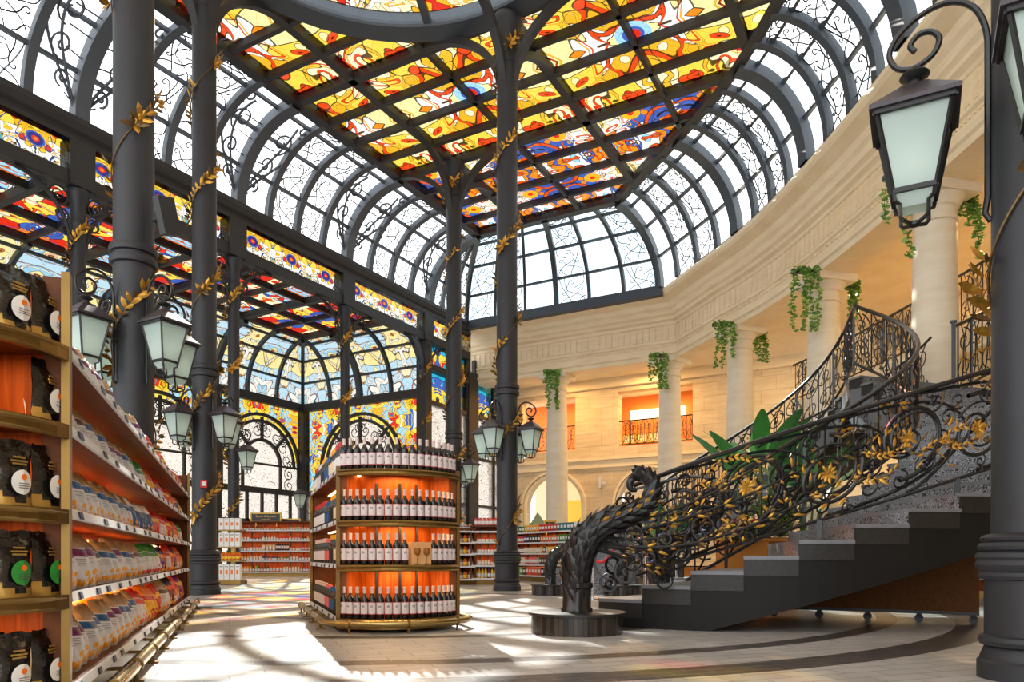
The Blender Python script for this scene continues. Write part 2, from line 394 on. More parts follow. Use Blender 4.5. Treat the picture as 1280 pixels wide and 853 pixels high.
def frosted():
    t=NT('etched_frosted_glass'); uv=t.n('ShaderNodeUVMap')
    nz=t.n('ShaderNodeTexNoise'); nz.noise_dimensions='2D'; nz.inputs['Scale'].default_value=2.3; nz.inputs['Distortion'].default_value=2.2; nz.inputs['Detail'].default_value=1.2; t.l(uv.outputs[0],nz.inputs['Vector'])
    fr=t.math('FRACT',t.math('MULTIPLY',nz.outputs['Fac'],9.0)); ln=t.math('LESS_THAN',t.math('ABSOLUTE',t.math('SUBTRACT',fr,.5)),.40)
    col=t.mix(ln,(.07,.055,.045),(.36,.325,.29)); glass_out(t,col,.04,.35); return t.mat
M['frost']=frosted()
def lamp_glass():
    t=NT('frosted_lantern_glass'); tl=t.n('ShaderNodeBsdfTranslucent'); tl.inputs[0].default_value=(.72,.86,.82,1)
    df=t.n('ShaderNodeBsdfPrincipled'); df.inputs['Base Color'].default_value=(.62,.76,.73,1); df.inputs['Roughness'].default_value=.18
    m=t.n('ShaderNodeMixShader'); m.inputs[0].default_value=.5; t.l(tl.outputs[0],m.inputs[1]); t.l(df.outputs[0],m.inputs[2])
    t.l(m.outputs[0],t.out.inputs[0]); return t.mat
M['lampglass']=lamp_glass()
def bagmat(name,body,band,chip,top):
    t=NT(name); b=t.n('ShaderNodeBsdfPrincipled'); t.l(b.outputs[0],t.out.inputs[0]); uv=t.n('ShaderNodeUVMap'); sx=t.n('ShaderNodeSeparateXYZ'); t.l(uv.outputs[0],sx.inputs[0]); u,v=sx.outputs[0],sx.outputs[1]
    tc=t.n('ShaderNodeTexCoord'); nz=t.n('ShaderNodeTexNoise'); nz.inputs['Scale'].default_value=26; nz.inputs['Detail'].default_value=3; t.l(tc.outputs['Object'],nz.inputs['Vector'])
    vo=t.n('ShaderNodeTexVoronoi'); vo.voronoi_dimensions='2D'; vo.inputs['Scale'].default_value=5.5; mp=t.n('ShaderNodeMapping'); mp.inputs['Scale'].default_value=(.8,1.5,1); t.l(uv.outputs[0],mp.inputs[0]); t.l(mp.outputs[0],vo.inputs['Vector'])
    ch=t.math('MULTIPLY',t.math('LESS_THAN',vo.outputs['Distance'],.46),t.math('LESS_THAN',v,t.math('MULTIPLY_ADD',u,.34,.10)))
    ch=t.math('MULTIPLY',ch,t.math('GREATER_THAN',v,.06))
    vv=t.math('ADD',v,t.math('MULTIPLY',u,.05))
    bd=t.math('MULTIPLY',t.math('GREATER_THAN',vv,.60),t.math('LESS_THAN',vv,.735))
    tp=t.math('GREATER_THAN',vv,.755)
    tx=t.math('MULTIPLY',t.math('MULTIPLY',t.math('GREATER_THAN',v,.42),t.math('LESS_THAN',v,.54)),t.math('MULTIPLY',t.math('LESS_THAN',t.math('ABSOLUTE',t.math('SUBTRACT',u,.42)),.2),t.math('GREATER_THAN',t.math('FRACT',t.math('MULTIPLY',v,28.0)),.6)))
    c=t.mix(ch,body,chip); c=t.mix(bd,c,band); c=t.mix(tp,c,top); c=t.mix(t.math('MULTIPLY',tx,.6),c,band)
    t.l(c,b.inputs['Base Color']); b.inputs['Roughness'].default_value=.36
    bp=t.n('ShaderNodeBump'); bp.inputs['Strength'].default_value=.5; bp.inputs['Distance'].default_value=.02; t.l(nz.outputs['Fac'],bp.inputs['Height']); t.l(bp.outputs[0],b.inputs['Normal'])
    return t.mat
def rgbof(k):
    n=M[k].node_tree.nodes
    for x in n:
        if x.type=='BSDF_PRINCIPLED': 
            if x.inputs['Base Color'].is_linked:
                y=x.inputs['Base Color'].links[0].from_node; a=y.inputs[6].default_value; b=y.inputs[7].default_value; return tuple((a[i]+b[i])/2 for i in range(3))
            return tuple(x.inputs['Base Color'].default_value[:3])
def emis(name,col,s):
    t=NT(name); e=t.n('ShaderNodeEmission'); e.inputs[0].default_value=(*col,1); e.inputs[1].default_value=s; t.l(e.outputs[0],t.out.inputs[0]); return t.mat
M['lamp']=emis('warm_ceiling_lamp',(1,.72,.36),6)
M['bulb']=emis('lantern_bulb',(1,.93,.72),1.7)
M['led']=emis('warm_led_strip',(1,.62,.25),7)
def perforated(name,col,hole,sc=9.0,thr=.5):
    t=NT(name); b=t.n('ShaderNodeBsdfPrincipled'); t.l(b.outputs[0],t.out.inputs[0]); tc=t.n('ShaderNodeTexCoord')
    nz=t.n('ShaderNodeTexNoise'); nz.inputs['Scale'].default_value=sc; nz.inputs['Distortion'].default_value=2.0; nz.inputs['Detail'].default_value=.5; t.l(tc.outputs['Object'],nz.inputs['Vector'])
    fr=t.math('FRACT',t.math('MULTIPLY',nz.outputs['Fac'],6.0)); ln=t.math('GREATER_THAN',fr,thr)
    t.l(t.mix(ln,hole,col),b.inputs['Base Color']); b.inputs['Roughness'].default_value=.45
    return t.mat
M['perf']=perforated('cut_out_grey_riser',(.26,.28,.31),(.012,.012,.014),11,.42)
M['perf_dark']=perforated('cut_out_black_panel',(.012,.011,.011),(.002,.002,.002),14,.5)
def tiles(name):
    t=NT(name); b=t.n('ShaderNodeBsdfPrincipled'); t.l(b.outputs[0],t.out.inputs[0]); uv=t.n('ShaderNodeUVMap')
    br=t.n('ShaderNodeTexBrick'); br.inputs['Scale'].default_value=1; br.inputs['Brick Width'].default_value=.045; br.inputs['Row Height'].default_value=.5; br.inputs['Mortar Size'].default_value=.003; br.inputs['Bias'].default_value=-.3
    br.inputs['Color1'].default_value=(.012,.010,.009,1); br.inputs['Color2'].default_value=(.075,.06,.048,1); br.inputs['Mortar'].default_value=(.002,.002,.002,1); t.l(uv.outputs[0],br.inputs['Vector'])
    t.l(br.outputs[0],b.inputs['Base Color']); b.inputs['Roughness'].default_value=.18; return t.mat
M['tile']=tiles('black_mosaic_tile')

# ------------------------------------------------------------------ camera, sky, sun
cam=bpy.data.objects.new('camera',bpy.data.cameras.new('camera')); COL.objects.link(cam); SC.camera=cam
cam.location=(0,0,H); cam.rotation_euler=(pi/2,0,TH)
cam.data.sensor_width=36; cam.data.lens=FPX/1280*36; cam.data.shift_y=(YH-426.5)/1280
cam.data.clip_start=.05; cam.data.clip_end=300
wd=bpy.data.worlds.new('sky'); SC.world=wd; wd.use_nodes=True; nt=wd.node_tree; nt.nodes.clear()
bg=nt.nodes.new('ShaderNodeBackground'); wo=nt.nodes.new('ShaderNodeOutputWorld'); nt.links.new(bg.outputs[0],wo.inputs[0])
bg.inputs[0].default_value=(.97,.985,1,1); bg.inputs[1].default_value=2.5
sun=bpy.data.objects.new('sun',bpy.data.lights.new('sun','SUN')); COL.objects.link(sun)
sd=(W(-.24,.97)).normalized(); EL=radians(35)
sv=Vector((sd.x*cos(EL),sd.y*cos(EL),sin(EL)))
sun.rotation_euler=sv.to_track_quat('Z','Y').to_euler(); sun.location=sv*60
sun.data.energy=11.0; sun.data.angle=radians(.6); sun.data.color=(1,.95,.86)
def area(name,loc,size,energy,col=(1,.75,.45),rot=(0,0,0),sy=None):
    l=bpy.data.lights.new(name,'AREA'); l.energy=energy; l.color=col; l.size=size
    if sy: l.shape='RECTANGLE'; l.size_y=sy
    o=bpy.data.objects.new(name,l); COL.objects.link(o); o.location=loc; o.rotation_euler=rot; return o
vs_=SC.view_settings; vs_.view_transform='Standard'; vs_.look='None'; vs_.gamma=1; vs_.use_curve_mapping=False; vs_.exposure=0.15
SC.cycles.use_denoising=True
SC.cycles.transparent_max_bounces=16; SC.cycles.max_bounces=7; SC.cycles.diffuse_bounces=3; SC.cycles.glossy_bounces=3; SC.cycles.transmission_bounces=4
SC.cycles.sample_clamp_indirect=4.0
# ================================================================== the building shell
def catmull(P, sub):
    P=[Vector(p) for p in P]; out=[]
    for i in range(len(P)-1):
        p0=P[i-1] if i>0 else P[i]*2-P[i+1]; p1=P[i]; p2=P[i+1]; p3=P[i+2] if i+2<len(P) else P[i+1]*2-P[i]
        for k in range(sub):
            t=k/sub
            out.append(.5*((2*p1)+(p2-p0)*t+(2*p0-5*p1+4*p2-p3)*t*t+(3*p1-p0-3*p2+p3)*t**3))
    out.append(P[-1]); return out
def spiral(cx,cy,r0,turns,a0,sgn=1,r1=.12,n=16):
    pts=[]
    for i in range(n+1):
        t=i/n; r=r0*(1-t)+r0*r1*t; a=a0+sgn*turns*2*pi*t
        pts.append((cx+r*cos(a),cy+r*sin(a)))
    return pts
def bez(p0,p1,p2,p3,n=10):
    out=[]
    for i in range(n+1):
        t=i/n; s=1-t
        out.append((s**3*p0[0]+3*s*s*t*p1[0]+3*s*t*t*p2[0]+t**3*p3[0], s**3*p0[1]+3*s*s*t*p1[1]+3*s*t*t*p2[1]+t**3*p3[1]))
    return out
def tracery_cell(k):
    # art-nouveau whiplash curves inside a unit cell
    f=(lambda p:[(x,y) for x,y in p]) if k%2==0 else (lambda p:[(1-x,y) for x,y in p])
    c=[]
    c.append(f(bez((.06,0),(.1,.55),(.95,.35),(.62,.80),12)+spiral(.5,.80,.12,.9,0,1,.2,8)))
    c.append(f(bez((.95,.02),(.9,.4),(.35,.2),(.30,.52),10)+spiral(.20,.52,.10,.9,0,1,.2,8)))
    c.append(f(bez((.5,0),(.55,.25),(.85,.55),(.93,1),10)))
    c.append(f(bez((.08,.98),(.02,.6),(.3,.75),(.42,.60),9)))
    c.append(f(bez((.75,1),(.8,.75),(.6,.62),(.72,.45),9)+spiral(.80,.45,.08,.8,pi,1,.2,7)))
    c.append(f(bez((.05,.25),(.25,.3),(.2,.05),(.36,.03),8)))
    return c
# ---- floor
fl=MB(); fl.add([(-26,-8,0),(9,-8,0),(9,36,0),(-26,36,0)],[(0,1,2,3)])
tag(fl.build('floor',M['floor']),kind='structure')

# ---- central roof
RZ=12.4
RB=[(-8.1,25.6),(-4.7,22.35),(-2.35,19.2),(-.15,15.6),(1.8,11.8),(2.9,7.6),(3.3,3.3),(3.3,-1),(3.3,-5.5)]
RR=[(-8.7,22.9),(-6.0,20.3),(-3.85,18.0),(-1.9,15.0),(-.5,11.6),(.3,8.0),(.6,4),(.7,-1),(.7,-5.5)]
roofpoly=[(-14.1,-5.5),(-14.1,22.9)]+RR
OC=(-7.95,9.6); OR_=4.25
def inpoly(x,y,P):
    c=False; n=len(P)
    for i in range(n):
        x1,y1=P[i]; x2,y2=P[(i+1)%n]
        if (y1>y)!=(y2>y) and x<(x2-x1)*(y-y1)/(y2-y1)+x1: c=not c
    return c
bm=MB()
def beamline(p,q,w,h,hole=True):
    p=Vector((*p,0)); q=Vector((*q,0)); n=400; run=None; segs=[]
    for i in range(n+1):
        a=p.lerp(q,i/n); ok=inpoly(a.x,a.y,roofpoly) and not(hole and hypot(a.x-OC[0],a.y-OC[1])<OR_)
        if ok and run is None: run=a
        if (not ok or i==n) and run is not None:
            if (a-run).length>.1: segs.append((run.copy(),a.copy()))
            run=None
    for a,b in segs:
        z=RZ+h/2; bm.bar((a.x,a.y,z),(b.x,b.y,z),w,h)
for x,w,h in ((-12.2,.20,.24),(-10.02,.11,.18),(-7.85,.20,.24),(-5.7,.11,.18),(-3.5,.20,.24),(-1.4,.11,.18)): beamline((x,-5.5),(x,22.9),w,h)
ys=[.9,5.25,9.6,13.95,18.3,22.9]
for i in range(len(ys)):
    beamline((-14.1,ys[i]),(1,ys[i]),.20,.24)
    if i+1<len(ys):
        for k in(1,2,3):
            y=ys[i]+(ys[i+1]-ys[i])*k/4; beamline((-14.1,y),(1,y),.12,.18)
edge=[(-14.1,-5.5),(-14.1,22.9),(-8.7,22.9)]+[tuple(v) for v in catmull([(x,y,0) for x,y in RR],3)]
for a,b in zip(edge[:-1],edge[1:]): bm.bar((a[0],a[1],RZ+.14),(b[0],b[1],RZ+.14),.30,.30)
ceil=tag(bm.build('ceiling',M['beam']),kind='structure')
def poly_glass(name,poly,z,mat,parent,holec=None,per=1):
    # fan grid of a polygon; with a circular hole the sheet is cut into two halves around it
    mb=MB(); uv=[]
    if holec is None:
        mb.add([(x,y,z) for x,y in poly],[tuple(range(len(poly)))])
    mb.uv=[(v[0],v[1]) for v in mb.v]
    return mb.build(name,mat,parent)
# glass sheet: rows of cells inside the polygon, skipping the oculus, cut at its rim
gm={'sg_center':MB(),'sg_north':MB()}
N=48
xs=[-14.1+(i*.12) for i in range(int(15.3/.12)+1)]
def cell(mb,x0,x1,y0,y1):
    mb.add([(x0,y0,0),(x1,y0,0),(x1,y1,0),(x0,y1,0)],[(0,1,2,3)])
for i in range(len(xs)-1):
    x0,x1=xs[i],xs[i+1]; xm=(x0+x1)/2
    ymax=22.9
    # upper bound on the chamfer side
    for j in range(len(RR)-1):
        (ax,ay),(bx,by)=RR[j],RR[j+1]
        if ax<=xm<=bx and ax!=bx: ymax=ay+(by-ay)*(xm-ax)/(bx-ax)
    if xm>.7: continue
    dx=xm-OC[0]
    if abs(dx)<OR_:
        k=sqrt(OR_**2-dx*dx); cuts=[(-5.5,OC[1]-k),(OC[1]+k,ymax)]
    else: cuts=[(-5.5,ymax)]
    for a,b in cuts:
        if b<=a: continue
        s=min(b,18.3)
        if s>a: cell(gm['sg_center'],x0,x1,a,s)
        if b>18.3: cell(gm['sg_north'],x0,x1,max(a,18.3),b)
for k,mb in gm.items():
    mb.uv=[(v[0]+7.85,v[1]-9.6) for v in mb.v]
    mb.build('stained_glass',M[k],ceil,loc=(0,0,RZ+.165))
# oculus
oc=MB()
ring=lambda r,z,n=72:[(OC[0]+r*cos(2*pi*i/n),OC[1]+r*sin(2*pi*i/n),z) for i in range(n)]
oc.grid([ring(OR_+.14,RZ+.30),ring(OR_+.14,RZ-.04),ring(OR_-.32,RZ-.02),ring(OR_-.34,RZ+.03),ring(OR_-.34,RZ+.30),ring(OR_+.1,RZ+.32)],0,True)
for k in range(8):
    a=2*pi*k/8+pi/8
    oc.bar((OC[0],OC[1],RZ+.09),(OC[0]+(OR_-.3)*cos(a),OC[1]+(OR_-.3)*sin(a),RZ+.09),.16,.14)
oc.build('oculus_ring',M['teal_iron'],ceil)
og=MB(); og.add([(OC[0],OC[1],RZ+.14)]+ring(OR_-.52,RZ+.14),[(0,1+i,1+(i+1)%72) for i in range(72)])
og.uv=[(v[0]-OC[0],v[1]-OC[1]) for v in og.v]; og.build('oculus_glass',M['sg_oculus'],ceil)
og=MB(); og.grid([ring(OR_-.34,RZ+.08),ring(OR_-.52,RZ+.13)],0,True); og.build('oculus_rim_glass',M['clear'],ceil)

# ---- curved glass vaults around the flat roof
def vault(n,B,Rf,zb,zr,sub,rows,glass,frame,every=4,trac=None,rib=(.19,.16),main=(.32,.26),skip_first=False,pur=.085):
    nb=len(B); cum=[0]
    for i in range(1,nb): cum.append(cum[-1]+(Vector(B[i])-Vector(B[i-1])).length)
    def P(fi,t,off=0.0):
        i=min(int(floor(fi)),nb-2); u=fi-i
        b=Vector(B[i]).lerp(Vector(B[i+1]),u); r=Vector(Rf[i]).lerp(Vector(Rf[i+1]),u)
        a=t*pi/2; w=1-cos(a); d=(r-b); L=max(d.length,.01); dn=d/L
        # inward normal of the arc
        nx=cos(a)*1.0; nz=-sin(a)
        p=b+d*w+dn*(nx*off)
        return Vector((p.x,p.y,zb+(zr-zb)*sin(a)+nz*off))
    NA=12
    root=MB(); rows_=[[P(i,k/NA) for i in range(nb)] for k in range(NA+1)]
    root.grid(rows_); arc=hypot((Vector(B[0])-Vector(Rf[0])).length,zr-zb)*1.1
    root.uv=[(cum[i],arc*k/NA) for k in range(NA+1) for i in range(nb)]
    win=tag(root.build('window_%d'%n,glass,smooth=True),kind='structure')
    fr=MB(); mr=MB()
    for i in range(nb):
        m=(i%every==0); w,h=main if m else rib
        pts=[P(i,k/NA,h*.3) for k in range(NA+1)]
        tdir=(Vector(B[min(i+1,nb-1)])-Vector(B[max(i-1,0)])); tdir=Vector((tdir.x,tdir.y,0)).normalized()
        pts_=pts
        # section: w along the wall, h radial
        tgt=mr if m else fr
        vs=[]
        for k,p in enumerate(pts_):
            q=P(i,k/NA,h*.3+.05)-p
            q.normalize()
            vs+=[p-tdir*w/2-q*h/2,p+tdir*w/2-q*h/2,p+tdir*w/2+q*h/2,p-tdir*w/2+q*h/2]
        tgt.grid([[vs[k*4+j] for j in range(4)] for k in range(len(pts_))],0,True)
    for r in rows:
        fr.sweep([P(i/2,r,.03) for i in range(2*nb-1)],pur,pur)
    fr.build('glazing_bars',frame,win); mr.build('main_ribs',frame,win)
    if trac:
        tr=MB(); rr=[0]+list(rows)+[1]
        for i in range(nb-1):
            if not trac(i): continue
            for j in range(len(rr)-1):
                for q,c in enumerate(tracery_cell(i+j)):
                    tr.tube([P(i+.06+.88*x,rr[j]+(rr[j+1]-rr[j])*(.04+.92*y),.02) for x,y in c],.017,3,cap=False)
        tr.build('tracery',M['iron_black'],win)
    return P,win
ybs=[]
marks=[25.6,22.9,18.3,13.95,9.6,5.25,.9,-3.4]
B=[(-16.35,25.6)]; Rf=[(-14.1,22.9)]
B+= [(-16.35,24.2)]; Rf+=[(-14.1,22.9)]
Bm=[(-16.35,22.9)]; Rm=[(-14.1,22.9)]
for a,b in zip(marks[1:-1],marks[2:]):
    for k in range(1,5):
        y=a+(b-a)*k/4; Bm.append((-16.35,y)); Rm.append((-14.1,y))
rowsL=(.30,.60,.85)
PL,winL=vault(1,Bm,Rm,10.36,RZ+.12,4,rowsL,M['clear'],M['iron_grey'],4,lambda i:i%4 in(1,2))
vault(2,[(-16.35,25.6),(-16.35,24.7),(-16.35,23.8),(-16.35,22.9)],[(-14.1,22.9)]*4,10.36,RZ+.12,4,rowsL,M['clear'],M['iron_grey'],99,lambda i:True)
Bf=[(-16.35+(8.25/6)*k,25.6) for k in range(7)]; Rff=[(-14.1+(5.4/6)*k,22.9) for k in range(7)]
# finer: two bays per step near the middle
vault(3,Bf,Rff,10.30,RZ+.12,4,rowsL,M['clear_back'],M['teal_iron'],3,lambda i:i in(0,1,3,5),rib=(.12,.15),main=(.20,.22))
RBs=catmull([(x,y,0) for x,y in RB],4); RRs=catmull([(x,y,0) for x,y in RR],4)
PR,winR=vault(4,[(v.x,v.y) for v in RBs],[(v.x,v.y) for v in RRs],10.30,RZ+.12,4,rowsL,M['clear'],M['teal_iron'],4,lambda i:i%4 in(1,2),rib=(.20,.18),main=(.40,.26))
kb=MB(); kb.sweep([(v.x,v.y,10.30) for v in RBs[2:]],.16,.14); kb.sweep([(-16.5,25.62,10.22),(-8.0,25.62,10.22)],.46,.34); tag(kb.build('trim_5',M['teal_iron']),kind='structure')
# scrolled brackets flanking the main ribs of the left vault
sb=MB()
for i in range(0,len(Bm),4):
    for s in(-1,1):
        if i+s*1.2<0 or i+s*1.2>len(Bm)-1: continue
        f=lambda u,t:PL(i+s*u,t,.06)
        for a0,wd,top in((.22,.34,.78),(.16,.50,.72)):
            sb.tube([f(a0*.4+wd*1.9*sin(k/14*pi*.62)**1.6,.02+top*k/14) for k in range(15)],.034,5)
        for cu,ct,r in((.55,.40,.20),(.62,.62,.26),(.85,.80,.16),(.40,.22,.14)):
            sb.tube([f(cu+x*1.1,ct+y*.42) for x,y in spiral(0,0,r,1.4,-pi/2,1,.15,18)],.028,4)
        for k in range(5): sb.tube([f(.14,.1+k*.14),f(.32+.08*k,.14+k*.13)],.022,4)
sb.build('scroll_brackets',M['iron_grey'],winL)
# leafy mouldings along main ribs
# ---- left arcade: cornice, frieze, posts
POST=[22.8,18.35,13.9,9.65,5.25,.85,-3.5]
cn=MB()
prof=[(-.06,9.88),(.155,9.88),(.17,9.95),(.16,10.05),(.24,10.1),(.30,10.24),(.30,10.36),(-.06,10.36)]
cn.grid([[(-16.4+o,y,z) for y in(-5.5,25.8)] for o,z in prof+prof[:1]])
cn.box((-16.4,10.15,9.04),(.30,31.3,.30)); 
for y in POST: cn.box((-16.4,y,9.4),(.40,.56,1.0)); cn.box((-16.4,y,9.52),(.30,.40,.7))
cn.box((-16.45,24.3,8.0),(.3,3.2,.25))
tag(cn.build('trim_1',M['beam']),kind='structure')
fr=MB(); fr.grid([[(-16.255,y,z) for y in(-5.5,25.8)] for z in(9.15,9.90)]); fr.uv=[(v[1]-.75,(v[2]-9.15)/.75) for v in fr.v]
fr.grid; tag(fr.build('window_5',M['sg_frieze']),kind='structure')
# glazed wall north of the last post and under the stone soffit
def panel_wall(n,x,y0,y1):
    g=MB(); g.grid([[(x,y,z) for y in(y0,y1)] for z in(6.75,8.95)]); g.uv=[(v[1],v[2]-6.75) for v in g.v]
    w=tag(g.build('window_%d'%n,M['sg_tall']),kind='structure')
    g=MB(); g.grid([[(x,y,z) for y in(y0,y1)] for z in(.1,6.55)]); g.uv=[(v[1],v[2]) for v in g.v]; g.build('frosted_pane',M['frost'],w)
    b=MB(); n_=max(2,int((y1-y0)/1.1))
    for k in range(n_+1):
        y=y0+(y1-y0)*k/n_; b.box((x,y,4.5),(.16,.09 if 0<k<n_ else .28,9.0))
    for z in(6.65,4.9,2.9,1.2,.15): b.box((x,(y0+y1)/2,z),(.16,y1-y0,.18 if z>6 else .1))
    b.build('window_frame',M['beam'],w)
sw=MB(); sw.box((-16.45,26.1,4.2),(.34,.75,8.4)); tag(sw.build('trim_6',M['beam']),kind='structure')
panel_wall(6,-16.42,22.9,25.8); panel_wall(7,-16.42,26.4,29.4)

# ---- left wing: outer wall windows, far wall window, vault, roof
WX=-22.7; WY=22.8; WI=-21.0; WJ=21.1; WZ=9.22; WL=6.94
def arch_bay(n,origin,ux,w,zc=4.4,Ro=1.95,ztop=WL):
    """arched window bay; origin = left foot, ux = unit vector along the wall, w = width"""
    O=Vector(origin); ux=Vector(ux); nrm=Vector((ux.y,-ux.x,0))
    Pt=lambda u,z,o=0:O+ux*u+Vector((0,0,z))+nrm*o
    zt=3.36; cu=w/2; K=24
    g=MB(); uv=[]
    def strip(r0s,r1s):
        g.grid([[Pt(*p) for p in r0s],[Pt(*p) for p in r1s]]); uv.extend(r0s); uv.extend(r1s)
    arc=lambda r:[(cu-r*cos(pi*k/K),zc+r*sin(pi*k/K)) for k in range(K+1)]
    out=[]
    for u,z in arc(Ro):
        t=(u-(cu-Ro))/(2*Ro); out.append((w*t,ztop) if z>zc+.3 else ((0 if u<cu else w),z))
    strip(arc(Ro),out)
    for a,b in((0,cu-Ro),(cu+Ro,w)): strip([(a,zt),(b,zt)],[(a,zc),(b,zc)])
    g.uv=uv; win=tag(g.build('window_%d'%n,M['sg_spandrel']),kind='structure')
    g=MB(); uv=[]; rin=[(p[0],p[1]) for p in arc(Ro-.26)]; g.grid([[Pt(*p) for p in arc(Ro)],[Pt(*p) for p in rin]]); 
    g.uv=[(Ro*pi*k/K,0) for k in range(K+1)]+[(Ro*pi*k/K,.26) for k in range(K+1)]; g.build('border_glass',M['sg_border'],win)
    g=MB(); g.grid([[Pt(*p) for p in arc(Ro-.26)],[Pt(cu+(q[0]-cu)*.02,zc) for q in arc(1)]]);
    g.uv=[(p[0],p[1]) for p in arc(Ro-.26)]+[(cu,zc)]*(K+1)
    k0=len(g.v); g.grid([[Pt(cu-Ro,zt),Pt(cu+Ro,zt)],[Pt(cu-Ro,zc),Pt(cu+Ro,zc)]]); g.uv+=[(cu-Ro,zt),(cu+Ro,zt),(cu-Ro,zc),(cu+Ro,zc)]
    g.grid([[Pt(0,.1),Pt(w,.1)],[Pt(0,zt),Pt(w,zt)]]); g.uv+=[(0,0),(w,0),(0,zt),(w,zt)]
    g.build('frosted_pane',M['frost'],win)
    f=MB()
    for r,th in((Ro,.10),(Ro-.26,.07),(.95,.12)): f.sweep([Pt(u,z,.04) for u,z in arc(r)],.12,th,up=nrm)
    for r in(.95,Ro-.02):
        for s in(-1,1): f.bar(Pt(cu+s*r,zt,.04),Pt(cu+s*r,zc,.04),.09,.1)
    for a in(pi/4,pi/2,3*pi/4): f.bar(Pt(cu+.95*cos(a),zc+.95*sin(a),.04),Pt(cu+(Ro-.1)*cos(a),zc+(Ro-.1)*sin(a),.04),.12,.08,up=nrm)
    f.bar(Pt(cu-Ro,zc,.04),Pt(cu+Ro,zc,.04),.07,.08); f.bar(Pt(0,zt,.04),Pt(w,zt,.04),.14,.22); f.bar(Pt(0,2.15,.04),Pt(w,2.15,.04),.1,.12); f.bar(Pt(0,.2,.04),Pt(w,.2,.04),.1,.3)
    for k in range(1,6): f.bar(Pt(w*k/6,0,.04),Pt(w*k/6,zt,.04),.1,.1,up=nrm)
    f.bar(Pt(0,ztop+.02,.05),Pt(w,ztop+.02,.05),.2,.32)
    f.build('window_frame',M['beam'],win)
    f=MB()
    for k in range(8):
        a=pi*(k+.5)/8; rm=(.95+Ro-.26)/2; s=1 if k%2 else -1
        c=(cu+rm*cos(a),zc+rm*sin(a))
        for da,rr,sg in((0,.30,s),(.13,.17,-s)):
            cc=(cu+(rm+(.12 if da else 0))*cos(a+da*s),zc+(rm+(.12 if da else 0))*sin(a+da*s))
            f.tube([Pt(x,z,.05) for x,z in spiral(cc[0],cc[1],rr,1.5,a,sg,.15,16)],.022,4)
    for s in(-1,1):
        for z in(3.65,4.1): f.tube([Pt(x,zz,.05) for x,zz in spiral(cu+s*1.4,z,.28,1.5,pi/2,s,.15,16)],.022,4)
    f.build('scrollwork',M['iron_black'],win)
    for s in(0,w):
        b=MB(); 
    return win
n=8
for a,b in zip(POST[:-1],POST[1:]):
    arch_bay(n,(WX,b,0),(0,1,0),a-b); n+=1
arch_bay(n,(WX,WY,0),(1,0,0),WX*-1-16.4,Ro=2.05); n+=1
wp=MB()
for y in POST: wp.box((WX+.05,y,WL/2),(.34,.34,WL))
wp.box((WX,WY,WZ/2),(.34,.34,WZ)) if False else None
wp.box((-16.45,WY,4.5),(.42,.42,9.0))
tag(wp.build('trim_2',M['beam']),kind='structure')
# wing vault (outer side) and its far end
By=[]; 
for a,b in zip(POST[:-1],POST[1:]):
    for k in range(3): By.append(a+(b-a)*k/3)
By.append(POST[-1])
vB=[(WX,y) for y in By]; vR=[(WI,min(y,WJ)) for y in By]
vault(n,vB,vR,WL+.1,WZ,3,(.28,.56,.84),M['sg_wingvault'],M['teal_iron'],3,None,rib=(.12,.14),main=(.2,.2)); n+=1
k6=[WX+(6.3/4)*k for k in range(5)]
vault(n,[(x,WY) for x in k6],[(max(x,WI),WJ) for x in k6],WL+.1,WZ,3,(.28,.56,.84),M['sg_wingvault'],M['teal_iron'],2,None,rib=(.12,.14),main=(.2,.2)); n+=1
wr=MB()
for x in(WI,-19.5,-18.0,-16.75): wr.bar((x,-3.5,WZ+.06),(x,WJ,WZ+.06),.2 if x in(WI,-16.75) else .11,.2)
y=WJ
kk=0
while y>-3.5:
    wr.bar((WI,y,WZ+.06),(-16.7,y,WZ+.06),.18 if kk%2==0 else .10,.22 if kk%2==0 else .16); y-=1.45; kk+=1
wc=tag(wr.build('ceiling_wing',M['beam']),kind='structure')
wg=MB(); wg.grid([[(x,y,WZ+.13) for x in(WI,-16.75)] for y in(-3.5,WJ)]); wg.uv=[(v[0]+21,v[1]) for v in wg.v]; wg.build('stained_glass',M['sg_wing'],wc)
# scroll brackets in the upper corners of the arcade openings
ab=MB()
for y in POST[:-1]:
    for s in(-1,1):
        Q=lambda u,z:(-16.4,y+s*u,z)
        ab.tube([Q(.17+1.15*(1-cos(k/12*pi/2)),7.55+1.3*sin(k/12*pi/2)) for k in range(13)],.045,6)
        for cu,cz,r in((.42,8.62,.20),(.80,8.72,.12),(.34,8.22,.13),(.28,7.9,.08)):
            ab.tube([Q(cu+r*cos(2*pi*k/16),cz+r*sin(2*pi*k/16)) for k in range(16)],.024,5,closed=True)
            ab.tube([Q(x,z) for x,z in spiral(cu,cz,r*.7,1.2,0,1,.2,12)],.016,4)
tag(ab.build('trim_3',M['iron']),kind='structure')

